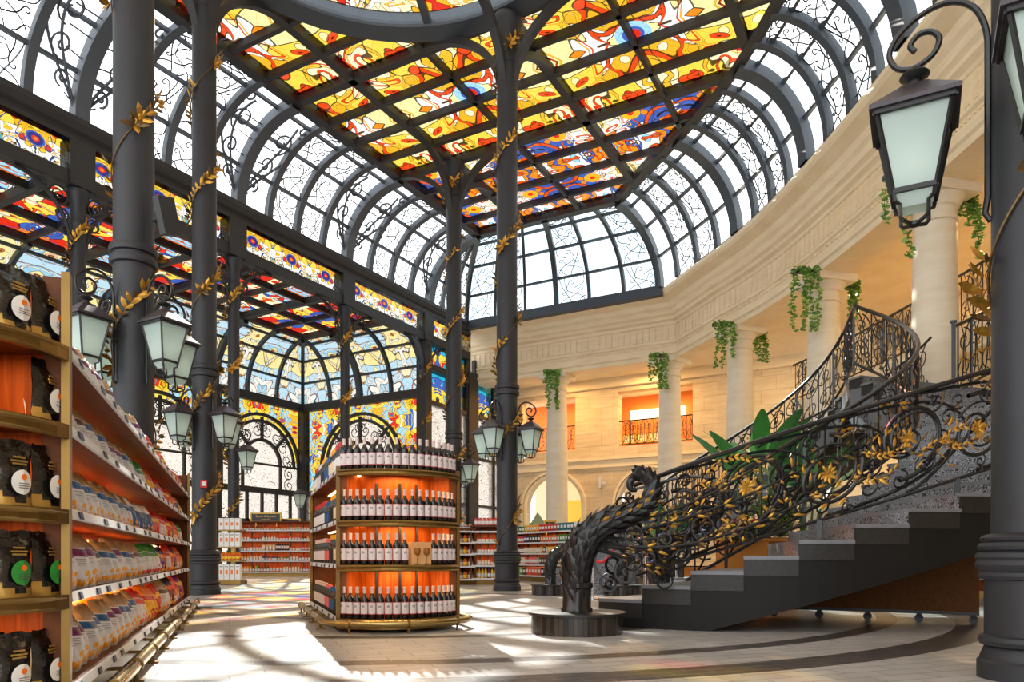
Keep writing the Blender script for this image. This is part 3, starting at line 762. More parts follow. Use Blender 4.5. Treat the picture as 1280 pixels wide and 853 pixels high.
# ---- stone gallery: entablature swept along the plan line
SP=[(-17.6,25.75)]+[(-8.05,25.75)]
for v in RBs[2:]: SP.append((v.x,v.y))
def offs(P,o):
    out=[]
    for i in range(len(P)):
        a=Vector((*P[max(i-1,0)],0)); b=Vector((*P[i],0)); c=Vector((*P[min(i+1,len(P)-1)],0))
        d1=(b-a).normalized() if (b-a).length>1e-6 else (c-b).normalized(); d2=(c-b).normalized() if (c-b).length>1e-6 else d1
        n1=Vector((-d1.y,d1.x,0)); n2=Vector((-d2.y,d2.x,0)); m=(n1+n2).normalized()
        k=o/max(.5,m.dot(n1)); out.append((b.x+m.x*k,b.y+m.y*k))
    return out
prof=[(1.3,10.28),(-.13,10.30),(-.17,10.24),(-.17,10.14),(-.10,10.06),(.06,10.0),(.22,9.94),(.27,9.80),(.36,9.72),(.40,9.58),(.50,9.52),(.50,9.42),(.62,9.36),(.62,9.26),(.66,9.24),(.66,8.70),(.60,8.68),(.60,8.60),(.66,8.56),(.68,8.30),(.60,8.28),(.60,8.20),(.66,8.16),(.66,8.02),(1.55,8.02),(1.55,8.34)]
en=MB(); en.grid([[(x,y,z) for x,y in offs(SP,o)] for o,z in prof])
ent=tag(en.build('trim_4',M['stone_plain']),kind='structure')
fl_=MB()
line=offs(SP,.65)
for i in range(len(line)-1):
    a=Vector((*line[i],0)); b=Vector((*line[i+1],0)); L=(b-a).length; m=max(1,int(L/.24)); d=(b-a).normalized(); rz=atan2(d.y,d.x)
    for k in range(m):
        p=a+(b-a)*((k+.5)/m); fl_.box((p.x,p.y,8.97),(.15,.06,.50),rz=rz)
        p2=a+(b-a)*((k+.5)/m); 
    m2=max(1,int(L/.12))
    for k in range(m2):
        p=a+(b-a)*((k+.5)/m2); fl_.box((p.x,p.y,8.50),(.06,.06,.06),rz=rz)
fl_.build('fluted_band',M['stone_plain'],ent)
# gallery ceiling, gallery floor slab, rear walls
iR=2
gc=MB(); o1=offs(SP,1.3); o2=offs(SP,6.0); gc.grid([[(x,y,8.34) for x,y in o1],[(x,y,8.34) for x,y in o2]])
gc.add([(x,y,8.36) for x,y in((-8,27.2),(-3.5,24.6),(0,21),(6,20),(6,34),(-8,34))],[(0,1,2,3,4,5)])
tag(gc.build('ceiling_gallery',M['stone_plain']),kind='structure')
i0=4
gs=MB(); e1=offs(SP,1.75)[i0:]; e2=offs(SP,6.0)[i0:]
gs.grid([[(x,y,5.42) for x,y in e2],[(x,y,5.42) for x,y in e1],[(x,y,4.86) for x,y in e1],[(x,y,4.86) for x,y in e2]])
tag(gs.build('floor_gallery',M['stone_plain']),kind='structure')
bw=MB(); w1=offs(SP,5.9)[i0-1:]
bw.grid([[(x,y,0) for x,y in w1],[(x,y,8.4) for x,y in w1]])
tag(bw.build('wall_right',M['stone']),kind='structure')
# far wall with arches below and openings above
BY=29.5
def xw(px,y=BY):
    t=(px-640)/FPX; return y*(RT.x*t+FW.x)/(RT.y*t+FW.y)
fw=MB(); mould=MB()
x_l=-17.6; x_r=6.0
xo=[(xw(652),xw(719)),(xw(772),xw(866))]
zb_,zt_=5.42,7.75
def wallbox(xa,xb,za,zb): fw.box(((xa+xb)/2,BY+.25,(za+zb)/2),(xb-xa,.5,zb-za))
xs_=[x_l]+[v for o in xo for v in o]+[x_r]
for k in range(0,len(xs_),2): wallbox(xs_[k],xs_[k+1],4.95,8.4)
for a,b in xo: wallbox(a,b,4.95,zb_); wallbox(a,b,zt_,8.4)
ac=[(xw(692),1.42),(xw(812),1.42)]
prev=x_l
for cx,r in ac:
    wallbox(prev,cx-r,0,4.95); prev=cx+r
    K=20; arc=[(cx-r*cos(pi*k/K),2.95+r*sin(pi*k/K)) for k in range(K+1)]; top=[(cx-r+2*r*k/K,4.95) for k in range(K+1)]
    fw.grid([[(x,BY,z) for x,z in top],[(x,BY,z) for x,z in arc],[(x,BY+.5,z) for x,z in arc]])
    full=[(cx-r,0)]+arc+[(cx+r,0)]
    mould.sweep([(cx+(x-cx)*1.09,BY-.04,2.95+(z-2.95)*1.09 if z>2.95 else z) for x,z in full],.10,.20,up=Vector((0,1,0)))
    mould.sweep([(x,BY-.03,z) for x,z in full],.10,.10,up=Vector((0,1,0)))
wallbox(prev,x_r,0,4.95)
fwo=tag(fw.build('wall_far',M['stone']),kind='structure')
mould.box(((x_l+x_r)/2,BY-.06,4.95),(x_r-x_l,.2,.14)); mould.box(((x_l+x_r)/2,BY-.03,4.72),(x_r-x_l,.12,.30)); mould.box(((x_l+x_r)/2,BY-.08,8.15),(x_r-x_l,.25,.4))
mould.build('stone_mouldings',M['stone_plain'],fwo)
# rooms behind the far wall
rm=MB(); rm.add([(-18,33.5,5),(0,33.5,5),(0,33.5,8.4),(-18,33.5,8.4)],[(0,1,2,3)])
tag(rm.build('wall_upper_room',plain('room_orange',(214,120,44),.6)),kind='structure')
rm=MB(); rm.add([(-18,BY+.4,5.0),(0,BY+.4,5.0),(0,33.6,5.0),(-18,33.6,5.0)],[(0,1,2,3)]); rm.add([(-18,BY+.4,8.38),(0,BY+.4,8.38),(0,33.6,8.38),(-18,33.6,8.38)],[(0,3,2,1)])
tag(rm.build('ceiling_upper_room',M['cream_board']),kind='structure')
rm=MB(); rm.add([(-18,35,0),(xw(735,35),35,0),(xw(735,35),35,5),(-18,35,5)],[(0,1,2,3)]); tag(rm.build('wall_back_room',M['cream_board']),kind='structure')
rm=MB(); rm.add([(xw(708,34),34,0),(xw(735,34)+1.5,34,0),(xw(735,34)+1.5,34,3.6),(xw(708,34),34,3.6)],[(0,1,2,3)]); tag(rm.build('wall_yellow',M['yellow_wall']),kind='structure')
rm=MB(); rm.add([(xw(780,34),34,0),(0,34,0),(0,34,5),(xw(780,34),34,5)],[(0,1,2,3)]); tag(rm.build('wall_side_room',M['cream_board']),kind='structure')
# lit picture panels upstairs
for i,px in enumerate((786,802,818)):
    x=xw(px,33.4); p=MB(); p.box((0,0,0),(.62,.06,.46)); q=p.build('wall_picture',M['sign_gold'],None,(x,33.44,6.35)); tag(q,'small gold framed picture on the orange upstairs wall, %s from the left'%ordn(i),'picture','pictures on the orange upstairs wall')
    p=MB(); p.box((0,-.035,0),(.48,.02,.32)); p.build('print',M['creamc'],q)
m=MB(); m.box((0,0,0),(2.6,.1,.42)); tag(m.build('cove_lamp',M['lamp'],None,(xw(822,33.3),33.3,7.45)),'long glowing lamp strip high in the right upper opening','lamp')
area('upstairs_lamp',(xw(690,31.5),31.5,8.2),3,130,(1,.62,.25)); area('upstairs_lamp',(xw(820,31.5),31.5,8.2),3,150,(1,.66,.28))
area('arch_room_lamp',(xw(692,32),32.3,4.8),2.5,25,(1,.86,.66)); area('arch_room_lamp',(xw(812,32),32.3,4.8),2.5,25,(1,.86,.66))
# gallery downlights
gl=offs(SP,3.6)
area('gallery_lamp',(-13.4,27.9,8.25),.3,120,(1,.60,.22)); area('gallery_lamp',(-9.6,28.2,8.25),.3,160,(1,.60,.22))
for (x,y) in ((-4.6,27.0),(-.7,22.9),(1.6,18.9)): area('gallery_lamp',(x,y,8.25),.25,90,(1,.72,.38))
area('gallery_lamp',(2.2,20.5,4.7),.5,110,(1,.78,.45)); area('gallery_lamp',(-2.2,25.0,4.7),.5,110,(1,.78,.45))
dl=[]
for i,t in enumerate((5,8,11,14,16)):
    for o in(3.0,):
        x,y=offs(SP,o)[t]; m=MB(); m.lathe([(0,-.03),(.09,-.03),(.11,0)],12); q=m.build('ceiling_spotlight',M['lamp'],None,(x,y,8.33)); tag(q,'small round recessed spotlight in the gallery ceiling, %s from the far end'%ordn(i),'ceiling light','gallery ceiling spotlights')
# ================================================================== cast-iron columns, lanterns, garlands
ZS=10.72; ZC=12.40
def column_meshes():
    sh=MB(); sh.lathe([(.235,.80),(.225,1.0),(.225,4.20),(.262,4.21),(.272,4.25),(.262,4.29),(.232,4.30),(.232,4.335),(.262,4.345),(.272,4.385),(.262,4.425),(.225,4.44),(.222,11.35)],36)
    ba=MB(); ba.lathe([(.30,0),(.30,.10),(.285,.115),(.285,.125),(.262,.185),(.258,.19),(.285,.20),(.295,.225),(.285,.25),(.262,.26),(.262,.585),(.285,.59),(.293,.61),(.285,.63),(.292,.64),(.305,.66),(.31,.675),(.300,.70),(.310,.72),(.30,.745),(.28,.755),(.292,.765),(.296,.785),(.285,.805),(.272,.81),(.282,.82),(.284,.835),(.272,.85),(.23,.862)],36)
    ca=MB(); ca.lathe([(.222,11.3),(.25,11.33),(.25,11.38),(.235,11.42),(.25,11.7),(.30,12.1),(.345,12.22),(.345,12.30),(.31,12.32),(.31,ZC)],32)
    return sh,ba,ca
def arch_mesh(dx,dy,R=1.95):
    mb=MB(); n=14; rows=[]
    t=Vector((dx,dy,0)); s=Vector((-dy,dx,0))
    for k in range(n+1):
        a=pi/2*k/n
        u0=.20+R*(1-cos(a)); z0=ZS+(ZC-ZS-.02)*sin(a)
        nx,nz=cos(a),-sin(a)
        thk=.15
        for_=[]
        c=t*u0+Vector((0,0,z0)); o=t*(u0-thk*nx)+Vector((0,0,z0-thk*nz+.0))
        rows.append([c+s*.085,c-s*.085,o-s*.085,o+s*.085])
    mb.grid(rows,0,True); mb.add(rows[0],[(0,1,2,3)]); mb.add(rows[-1],[(0,1,2,3)])
    # thin raised edge
    return mb
def vine(z0,z1,r,pitch,ph,dens,L,seed,mats,gap=None):
    g=random.Random(seed); mb=MB(); pts=[]; n=int((z1-z0)/.05)
    for i in range(n+1):
        z=z0+(z1-z0)*i/n; a=ph+2*pi*(z-z0)/pitch; pts.append((( r+.012)*cos(a),(r+.012)*sin(a),z))
    mb.tube(pts,.009,5,0)
    z=z0
    while z<z1:
        a=ph+2*pi*(z-z0)/pitch
        ph2=(z%1.45)/1.45
        if ph2<dens:
            er=Vector((cos(a),sin(a),0)); et=Vector((-sin(a),cos(a),0)); up=Vector((0,0,1))
            p=er*(r+.015)+up*z
            along=(et*(2*pi*r/pitch)+up).normalized()
            flower=ph2<.09
            m=5 if flower else 2
            for k in range(m):
                b=g.uniform(-.3,.3)+(k*2*pi/m if flower else (1 if k else -1)*g.uniform(.5,1.0))
                sd=along.cross(er)
                d=along*cos(b)+sd*sin(b)+er*g.uniform(.15,.55)
                l=L*g.uniform(.75,1.25)*(1.15 if flower else 1)
                mb.leaf(p+er*g.uniform(0,.03),d,er,l,l*.42,1 if g.random()<.68 else 2,bend=g.uniform(.05,.3),seg=3)
        z+=.075
    return mb
cols=[('c1',(-8.26,5.53),.3),('c2',(-12.15,9.6),1.4),('c4',(-7.8,13.85),2.4),('c3',(-12.05,18.2),.9),('c5',(.60,5.30),2.9)]
clab={'c1':'thick dark iron column rising behind the long snack gondola','c2':'dark iron column with a red call point, right of the long snack gondola','c4':'dark iron column with four lanterns right of the wine gondola','c3':'dark iron column rising behind the bottles of the wine gondola','c5':'large dark iron column cut by the right edge of the photo'}
gname={'c1':'column behind the snack gondola','c2':'column with the red call point','c4':'column right of the wine gondola','c3':'column behind the wine gondola','c5':'column at the right edge'}
proto=None
VM=[M['bronze_leaf'],M['gold_leaf'],M['bronze_leaf']]
sh,ba,ca=column_meshes(); shared={}
vph={'c1':3.6,'c2':3.3,'c4':4.2,'c3':3.9,'c5':-1.2}
for i,(k,(x,y),ph) in enumerate(cols):
    t=thing('iron_column',clab[k],'column',(x,y,0),0,'cast iron columns of the central hall')
    if not shared:
        shared['shaft']=sh.build('shaft',M['iron'],t,smooth='auto'); shared['base']=ba.build('base',M['iron'],t,smooth='auto'); shared['capital']=ca.build('capital',M['iron'],t,smooth='auto')
        shared['arch']=[]
        for dx,dy in((1,0),(-1,0),(0,1),(0,-1)): shared['arch'].append(arch_mesh(dx,dy).build('arch_bracket',M['beam'],t))
    else:
        for o in [shared['shaft'],shared['base'],shared['capital']]+shared['arch']:
            c=o.copy(); COL.objects.link(c); c.parent=t
    r=.226
    L={'c1':.13,'c5':.16}.get(k,.14)
    v=vine(1.0,12.0,r,2.05,vph[k],.74,L,11+i,VM)
    v.build('gilded_garland',VM,t)
# ---- lanterns
def make_lantern():
    t=thing('lantern','x','lantern')
    B_,T_=.100,.172; zb,zt=.15,.57
    f=MB()
    for sx in(-1,1):
        for sy in(-1,1): f.bar((sx*B_,sy*B_,zb),(sx*T_,sy*T_,zt),.018,.018)
    for z,h in((zb,B_),(zt,T_+.012)):
        c=[(-h,-h,z),(h,-h,z),(h,h,z),(-h,h,z)]
        for a,b in zip(c,c[1:]+c[:1]): f.bar(a,b,.022,.026)
    f.build('frame',M['black'],t)
    g=MB(); e=.004
    g.grid([[(-B_+e,-B_+e,zb),(B_-e,-B_+e,zb),(B_-e,B_-e,zb),(-B_+e,B_-e,zb)],[(-T_+e,-T_+e,zt),(T_-e,-T_+e,zt),(T_-e,T_-e,zt),(-T_+e,T_-e,zt)]],0,True)
    # bottom pane, smaller funnel
    g.grid([[(-.058,-.058,.07),(.058,-.058,.07),(.058,.058,.07),(-.058,.058,.07)],[(-B_+e,-B_+e,zb),(B_-e,-B_+e,zb),(B_-e,B_-e,zb),(-B_+e,B_-e,zb)]],0,True)
    g.build('glass_panes',M['lampglass'],t)
    r=MB(); q=T_+.038
    sq=lambda h,z:[(-h,-h,z),(h,-h,z),(h,h,z),(-h,h,z)]
    r.grid([sq(T_,zt+.012),sq(q,zt+.012),sq(q,zt+.036),sq(.075,zt+.165),sq(.062,zt+.18),sq(.02,zt+.185)],0,True); r.build('roof',M['lamp_roof'],t)
    n=MB(); n.lathe([(.036,zt+.17),(.04,zt+.20),(.032,zt+.22),(.066,zt+.24),(.074,zt+.25),(.066,zt+.262),(.024,zt+.268),(.016,zt+.30),(.0,zt+.30)],16); n.build('finial',M['black'],t,smooth='auto')
    c=MB()
    for k in range(4):
        a=k*pi/2+pi/4; ca_,sa_=cos(a),sin(a)
        c.tube([(rr*ca_*1.414,rr*sa_*1.414,z) for rr,z in((.098,.15),(.090,.10),(.066,.085),(.066,.02),(.054,0),(.02,-.012),(0,-.012))],.011,5)
    c.lathe([(.0,-.03),(.03,-.022),(.03,-.002),(0,.005)],10); c.build('cage',M['black'],t)
    b=MB(); b.lathe([(0,.22),(.03,.24),(.042,.30),(.03,.38),(.015,.42),(0,.42)],12); b.build('bulb',M['bulb'],t,smooth=True)
    s=MB()   # scrolled arm; the column axis lies at x=+.58
    z0=zt+.30
    arc_=catmull([(x,0,z0+z) for x,z in [(0,.09),(-.02,.13),(.02,.18),(.08,.175),(.115,.12),(.085,.045),(0,0),(-.08,.02),(-.12,.10),(-.09,.19),(.0,.27),(.11,.31),(.2,.295),(.28,.22),(.325,.08),(.33,-.1)]],4)
    s.tube(arc_+[(.33,0,.45),(.33,0,.06),(.318,0,-.03),(.338,0,-.07),(.37,0,-.06),(.385,0,-.01)],.016,7)
    for z in(.42,.72): s.tube([(.33,0,z),(.375,0,z)],.012,6)
    s.build('scroll_arm',M['iron_black'],t)
    cache_kids(t); return t
lan=make_lantern(); first=True
dirn={'west':pi,'east':0,'north':pi/2,'south':-pi/2}
llab={'west':'on the left-hand side','east':'on the right-hand side','north':'on the far side','south':'on the near side'}
for k,(x,y),_ in cols:
    for nm,a in dirn.items():
        if k=='c5' and nm in('north','east'): continue
        kk=.63 if k=='c5' else .58
        px_=(x+kk*cos(a),y+kk*sin(a),2.84)
        lb='frosted glass wall lantern %s of the %s'%(llab[nm],gname[k]); rz=a+pi
        if first: lan.location=px_; lan.rotation_euler[2]=rz; tag(lan,lb,'lantern','lanterns on the iron columns'); first=False
        else:
            o=dup(lan,px_,rz,lb,'lanterns on the iron columns',cat='lantern')
            if k=='c5': o.scale=(1.18,1.18,1.12)
# call point on c2
m=MB(); m.box((0,0,0),(.12,.05,.15)); m.box((0,-.03,0),(.07,.02,.08),1)
dx=Vector((0-(-12.15),0-9.6,0)).normalized()
tag(m.build('call_point',[M['red'],M['white_plastic']],None,(-12.15+dx.x*.24+.02,9.6+dx.y*.24-.03,2.12),rz=atan2(dx.y,dx.x)+pi/2),'small red alarm call point on the dark column','alarm')
# loudspeaker panel on c1
m=MB(); m.box((0,0,0),(.10,.22,.42),0,M=Matrix.Rotation(radians(14),3,'X')); m.box((-.10,-.05,-.02),(.16,.06,.06))
tag(m.build('wall_speaker',M['black'],None,(-8.18+.40,5.47+.16,4.75)),'slim black loudspeaker mounted high on the thick iron column','speaker')

# ---- thin arcade columns under the frieze
def arcade_col():
    t=thing('arcade_column','x','column')
    s=MB(); s.lathe([(.155,.9),(.150,1.0),(.150,8.1)],20); s.build('shaft',M['iron'],t,smooth='auto')
    b=MB(); b.lathe([(.22,0),(.22,.1),(.19,.2),(.2,.24),(.18,.28),(.18,.6),(.21,.65),(.2,.75),(.21,.85),(.155,.92)],20); b.build('base',M['iron'],t,smooth='auto')
    c=MB(); c.lathe([(.15,8.05),(.17,8.1),(.155,8.16),(.165,8.6),(.225,8.74),(.225,8.86),(.19,8.895)],20); c.build('capital',M['iron'],t,smooth='auto')
    v=vine(1.0,8.2,.152,1.9,2.0,.72,.15,51,VM); v.build('gilded_garland',VM,t)
    cache_kids(t); return t
pc=None
alab=['at the far right end of the arcade behind the wine gondola','third from the far end of the stained glass arcade','between the two nearest hall columns at left','seen above the top snack shelf at far left']
for i,y in enumerate(POST[:5]):
    lb='slim dark arcade column under the stained glass frieze, %s from the far end'%ordn(i)
    if pc is None: pc=arcade_col(); pc.location=(-16.4,y,0); tag(pc,lb,'column','slim arcade columns')
    else: dup(pc,(-16.4,y,0),0,lb,'slim arcade columns')
# arcade wall lanterns (small, seen between the columns)
for i,y in enumerate(POST[1:4]):
    dup(lan,(-15.87,y,3.0),pi,'small lantern on the slim arcade column, %s from the far end'%ordn(i+1),'lanterns on the slim arcade columns',cat='lantern')
o=dup(lan,(-16.75+.0,22.0,2.9),pi/2,'small lantern hanging just left of the wine gondola','lanterns on the slim arcade columns',cat='lantern')
o.location=px_at(375,28.0,2.55)

# ---- stone columns
def stone_col():
    t=thing('stone_column','x','column')
    s=MB(); s.lathe([(.43,.28),(.435,2.0),(.425,5),(.385,7.36)],40); s.build('shaft',M['stone_col'],t,smooth='auto')
    c=MB(); c.lathe([(.385,7.34),(.42,7.36),(.42,7.42),(.385,7.44),(.385,7.62),(.43,7.64),(.44,7.68),(.52,7.80),(.54,7.84)],36); c.box((0,0,7.93),(1.14,1.14,.19)); c.build('capital',M['stone_col'],t,smooth='auto')
    b=MB(); b.lathe([(.56,.12),(.56,.18),(.50,.23),(.46,.28),(.43,.3)],36); b.box((0,0,.06),(1.15,1.15,.12)); b.build('plinth',M['stone_col'],t,smooth='auto')
    cache_kids(t); return t
SCP=[(-12.76,26.75),(-8.1,26.65),(-5.06,24.25),(-2.21,20.9),(.26,17.0)]
pc=None
for i,(x,y) in enumerate(SCP):
    lb='tall pale stone column of the gallery, %s from the far left'%ordn(i); rz=[0,.4,.9,1.05,1.1][i]*-.75
    if pc is None: pc=stone_col(); pc.location=(x,y,0); tag(pc,lb,'column','stone gallery columns')
    else: dup(pc,(x,y,0),rz,lb,'stone gallery columns')
# ---- hanging ivy
def ivy(seed,n,length,wid):
    g=random.Random(seed); mb=MB(); mb.box((0,0,.02),(wid,.12,.10),0)
    st=MB(); lf=MB()
    for s in range(n):
        x=-wid/2+wid*(s+.5)/n; L=length*g.choice([.35,.5,.65,.8,1.0]); p=Vector((x,-.08,.06)); 
        pts=[p+Vector((0,0,-.02)),p+Vector((g.uniform(-.03,.03),-.06,.03))]
        m=int(L/.07)
        for k in range(m):
            q=pts[-1]+Vector((g.uniform(-.03,.03),g.uniform(-.012,.012),-.07)); pts.append(q)
        st.tube(pts,.006,3)
        for q in pts[1:]:
            for _ in range(3):
                a=g.uniform(0,2*pi); d=Vector((cos(a),sin(a)*.7-.2,g.uniform(-.9,.2)))
                l=g.uniform(.07,.13); lf.leaf(q,d,(0,-1,.4),l,l*.8,0 if g.random()<.7 else 1,seg=3)
    return mb,st,lf
ivp=[(690,.0,'left of the far left stone column top',1.6,.75),(822,.0,'on the second stone column from the left',1.7,.7),(904,.0,'on the left of the third stone column',1.5,.75),(949,.35,'on the right of the third stone column',1.0,.45),(1004,.0,'on the left of the fourth stone column',1.7,.75),(1064,.3,'on the right of the fourth stone column',1.0,.4),(1122,.0,'on the left of the nearest stone column, behind the big lantern',1.7,.6),(1205,.3,'on the right of the nearest stone column',1.4,.5)]
ivc=[0,1,2,2,3,3,4,4]
for i,(px,dd,lb,ln,wd_) in enumerate(ivp):
    c=Vector((*SCP[ivc[i]],0)); d=c.dot(FW)-.62+dd*2.6
    p=px_at(px,d,7.98 if dd==0 else 7.86)
    if dd: p.z=7.9
    t=thing('hanging_ivy','trailing green ivy %s'%lb,'ivy',p,TH,'ivy trailing from the stone columns')
    a,b,c_=ivy(70+i,7,ln*.95,wd_*(.9 if dd==0 else .8))
    a.build('planter_box',M['black'],t); b.build('stems',M['stem'],t); c_.build('leaves',[M['ivy'],M['ivy_light']],t)
# ================================================================== gondolas and goods
CH=TH+radians(20.3)      # direction of a gondola's short side
def gon_to_world(o,x,y,z=0):
    c,s=cos(CH),sin(CH); return Vector((o.x+x*c-y*s,o.y+x*s+y*c,z))
def arc_pts(Wd,b,n=18,inset=0.0,ext=0.0):
    # bulging end: through (0,0) and (Wd,0), sagitta b towards -y
    R=(Wd*Wd/4+b*b)/(2*b); cy=R-b; a=math.asin(Wd/2/R); r=R-inset; aa=a
    return [(Wd/2+r*sin(-aa+2*aa*k/n), cy-r*cos(-aa+2*aa*k/n)) for k in range(n+1)],(Wd/2,cy,R,a)
def gondola(name,label,o,Wd,L,b,levels,top,frame_top,sides=(0,1),far_end=True,rail=True,notch=None):
    t=thing(name,label,'shelving',(o.x,o.y,0),CH)
    arc,(ccx,ccy,R,a)=arc_pts(Wd,b)
    D=.50   # shelf depth at the end
    fary=L
    # base plinth
    base=MB(); poly=arc+[(Wd,fary),(0,fary)]; base.prism(poly,.03,.125) if not notch else base.prism(arc+[(Wd,fary),(Wd-.18,fary),(Wd-.18,notch+.34),(Wd-.18,notch-.34),(0,notch-.34)],.03,.125); base.build('plinth',M['brass'],t)
    # core: vertical panels
    core=MB(); cin,_=arc_pts(Wd,b,18,.30); cin=[(.06,.03)]+[q for q in cin if q[1]<.03 or 1][0:]+[(Wd-.06,.03)]
    core.grid([[(x,y,.12) for x,y in cin],[(x,y,frame_top-.03) for x,y in cin]]); core.build('end_back_panel',M['veneer'],t)
    for k,s in enumerate(sides):
        x=.42 if s==0 else Wd-.42
        for ya,yb in ([(.11,notch-.36),(notch+.36,fary-.01)] if notch else [(.11,fary-.01)]):
            q=MB(); q.box((x,(ya+yb)/2,frame_top/2),(.03,yb-ya,frame_top-.1)); q.build('side_back_panel',M['veneer'],t)
    # uprights at corners
    for x in(0,Wd):
        for y in((0,fary) if far_end else (0,)):
            p=MB(); p.box((x,y,frame_top/2+.03),(.032,.05,frame_top-.06)); sgn=1 if x==0 else -1
            p.box((x+sgn*.052,y+.012,frame_top/2+.01),(.07,.03,frame_top-.06),1)
            p.build('upright',[M['brass'],M['wood']],t)
    q=MB(); q.box((Wd/2,fary-.03,frame_top/2),(Wd-.06,.03,frame_top-.06)); q.build('far_end_panel',M['wood'],t)
    pn=MB()
    for f in(.27,.5,.73):
        i=1+int(f*18); x,y=cin[i]; pn.box((x,y-.02,frame_top/2),(.022,.03,frame_top-.3))
    pn.build('slotted_strips',M['black'],t)
    # end shelves
    for z in levels:
        s=MB(); a2,_=arc_pts(Wd,b,18,0); s.prism(a2+[(Wd,.02),(0,.02)],z-.03,z-.008); s.build('end_shelf',M['wood'],t)
        e=MB(); e.sweep([(x,y-.012,z-.028) for x,y in a2],.035,.06); e.tube([(x,y-.034,z-.012) for x,y in a2],.012,6); e.tube([(x,y-.03,z-.052) for x,y in a2],.010,6); e.build('brass_edge',M['brass'],t)
        for s_ in sides:
            x0,x1=(.0,.44) if s_==0 else (Wd-.44,Wd)
            q=MB()
            if notch: q.prism([(x1,.03),(x1,fary-.03),(x0,fary-.03),(x0,notch+.34),(x1-.18,notch+.34),(x1-.18,notch-.34),(x0,notch-.34),(x0,.03)],z-.029,z-.007)
            else: q.box(((x0+x1)/2,fary/2,z-.018),(x1-x0,fary-.06,.022))
            q.build('side_shelf',M['wood'],t)
            xe=-.008 if s_==0 else Wd+.008
            q=MB(); q.box((xe,fary/2,z-.012),(.014,fary-.06,.045),0,M=Matrix.Rotation(radians(14 if s_==0 else -14),3,'Y')); q.build('price_rail',M['white_plastic'],t)
            y=.2
            g=random.Random(int(z*100)+s_)
            while y<fary-.1:
                q=MB(); q.box((xe+(-.012 if s_==0 else .012),y,z-.012),(.006,g.choice([.05,.07,.09]),.034),0,M=Matrix.Rotation(radians(14 if s_==0 else -14),3,'Y')); y+=g.uniform(.3,.7)
                q.build('price_tag',M['price'],t)
            q=MB()
            (notch and q.box((x0+.22,(notch-.4)/2,z-.036),(.03,notch-.7,.012))) or q.box((x0+.22,fary/2,z-.036),(.03,fary-.2,.012)) if not notch else None; q.build('led_strip',M['led'],t)
    if rail:
        rl=MB(); ro,_=arc_pts(Wd,b,20,-.12); path=[(-.13,fary-.02,.095)]+[(-.13,fary*k/6,.095) for k in(5,4,3,2,1)]+[(-.125,.0,.095)]+[(x,y,.095) for x,y in ro[1:-1]]+[(Wd+.125,0,.095)]+[(Wd+.13,fary*k/6,.095) for k in(1,2,3,4,5)]+[(Wd+.13,fary-.02,.095)]
        rl.tube(path,.034,10); rl.build('kick_rail',M['brass_rail'],t,smooth='auto')
        y=.35
        while y<fary:
            for xx,sg in((-.13,1),(Wd+.13,-1)):
                if (sg==1 and 0 not in sides) or (sg==-1 and 1 not in sides): continue
                bk=MB(); bk.tube([(xx,y-.016,.095),(xx,y+.016,.095)],.043,10); bk.tube([(xx,y,.07),(xx,y,.0)],.012,6); bk.box((xx,y,.006),(.09,.07,.012)); bk.bar((xx,y,.08),(xx+sg*.14,y,.08),.02,.02); bk.build('rail_bracket',M['brass'],t)
            y+=.8
        for i in(3,10,17):
            x,y=ro[i]; bk=MB(); bk.tube([(x-.012,y,.095),(x+.012,y,.095)],.044,10); bk.tube([(x,y,.07),(x,y,0)],.012,6); bk.build('rail_bracket',M['brass'],t)
    return t
# positions: left post of each gondola in (lat,d)
ch=(.938,.347); ax=(-.347,.938)
WO=W(-1.68,7.1); 
wine=gondola('wine_gondola','round-fronted wooden gondola packed with red wine bottles',WO,1.2,2.8,.30,(.13,.645,1.07,1.56),1.56,1.60,(0,),True)
SO=W(-1.9-1.2*.938,3.14-1.2*.347)
snack=gondola('snack_gondola','long wooden gondola of snack bags along the left edge',SO,1.2,8.0,.46,(.15,.56,.92,1.28,1.61),1.61,1.93,(1,),True,True,6.17)
for o,lv,sd in((WO,(.645,1.07,1.56),None),(SO,(.56,.92,1.28,1.61),None)):
    for z in lv:
        p=gon_to_world(o,.6,-.09 if o is WO else -.2,z-.045); area('shelf_light',p,.9,6 if o is WO else 5.5,(1,.62,.26),(0,0,CH),.08)
for z in(.56,.92,1.28,1.61):
    for y in(1.2,3.6,6.2):
        p=gon_to_world(SO,.92,y,z-.05); area('shelf_light',p,2.2,8,(1,.66,.3),(0,0,CH+pi/2),.08)
for z in(.645,1.07,1.56):
    p=gon_to_world(WO,.24,1.4,z-.05); area('shelf_light',p,2.3,6,(1,.62,.26),(0,0,CH+pi/2),.08)

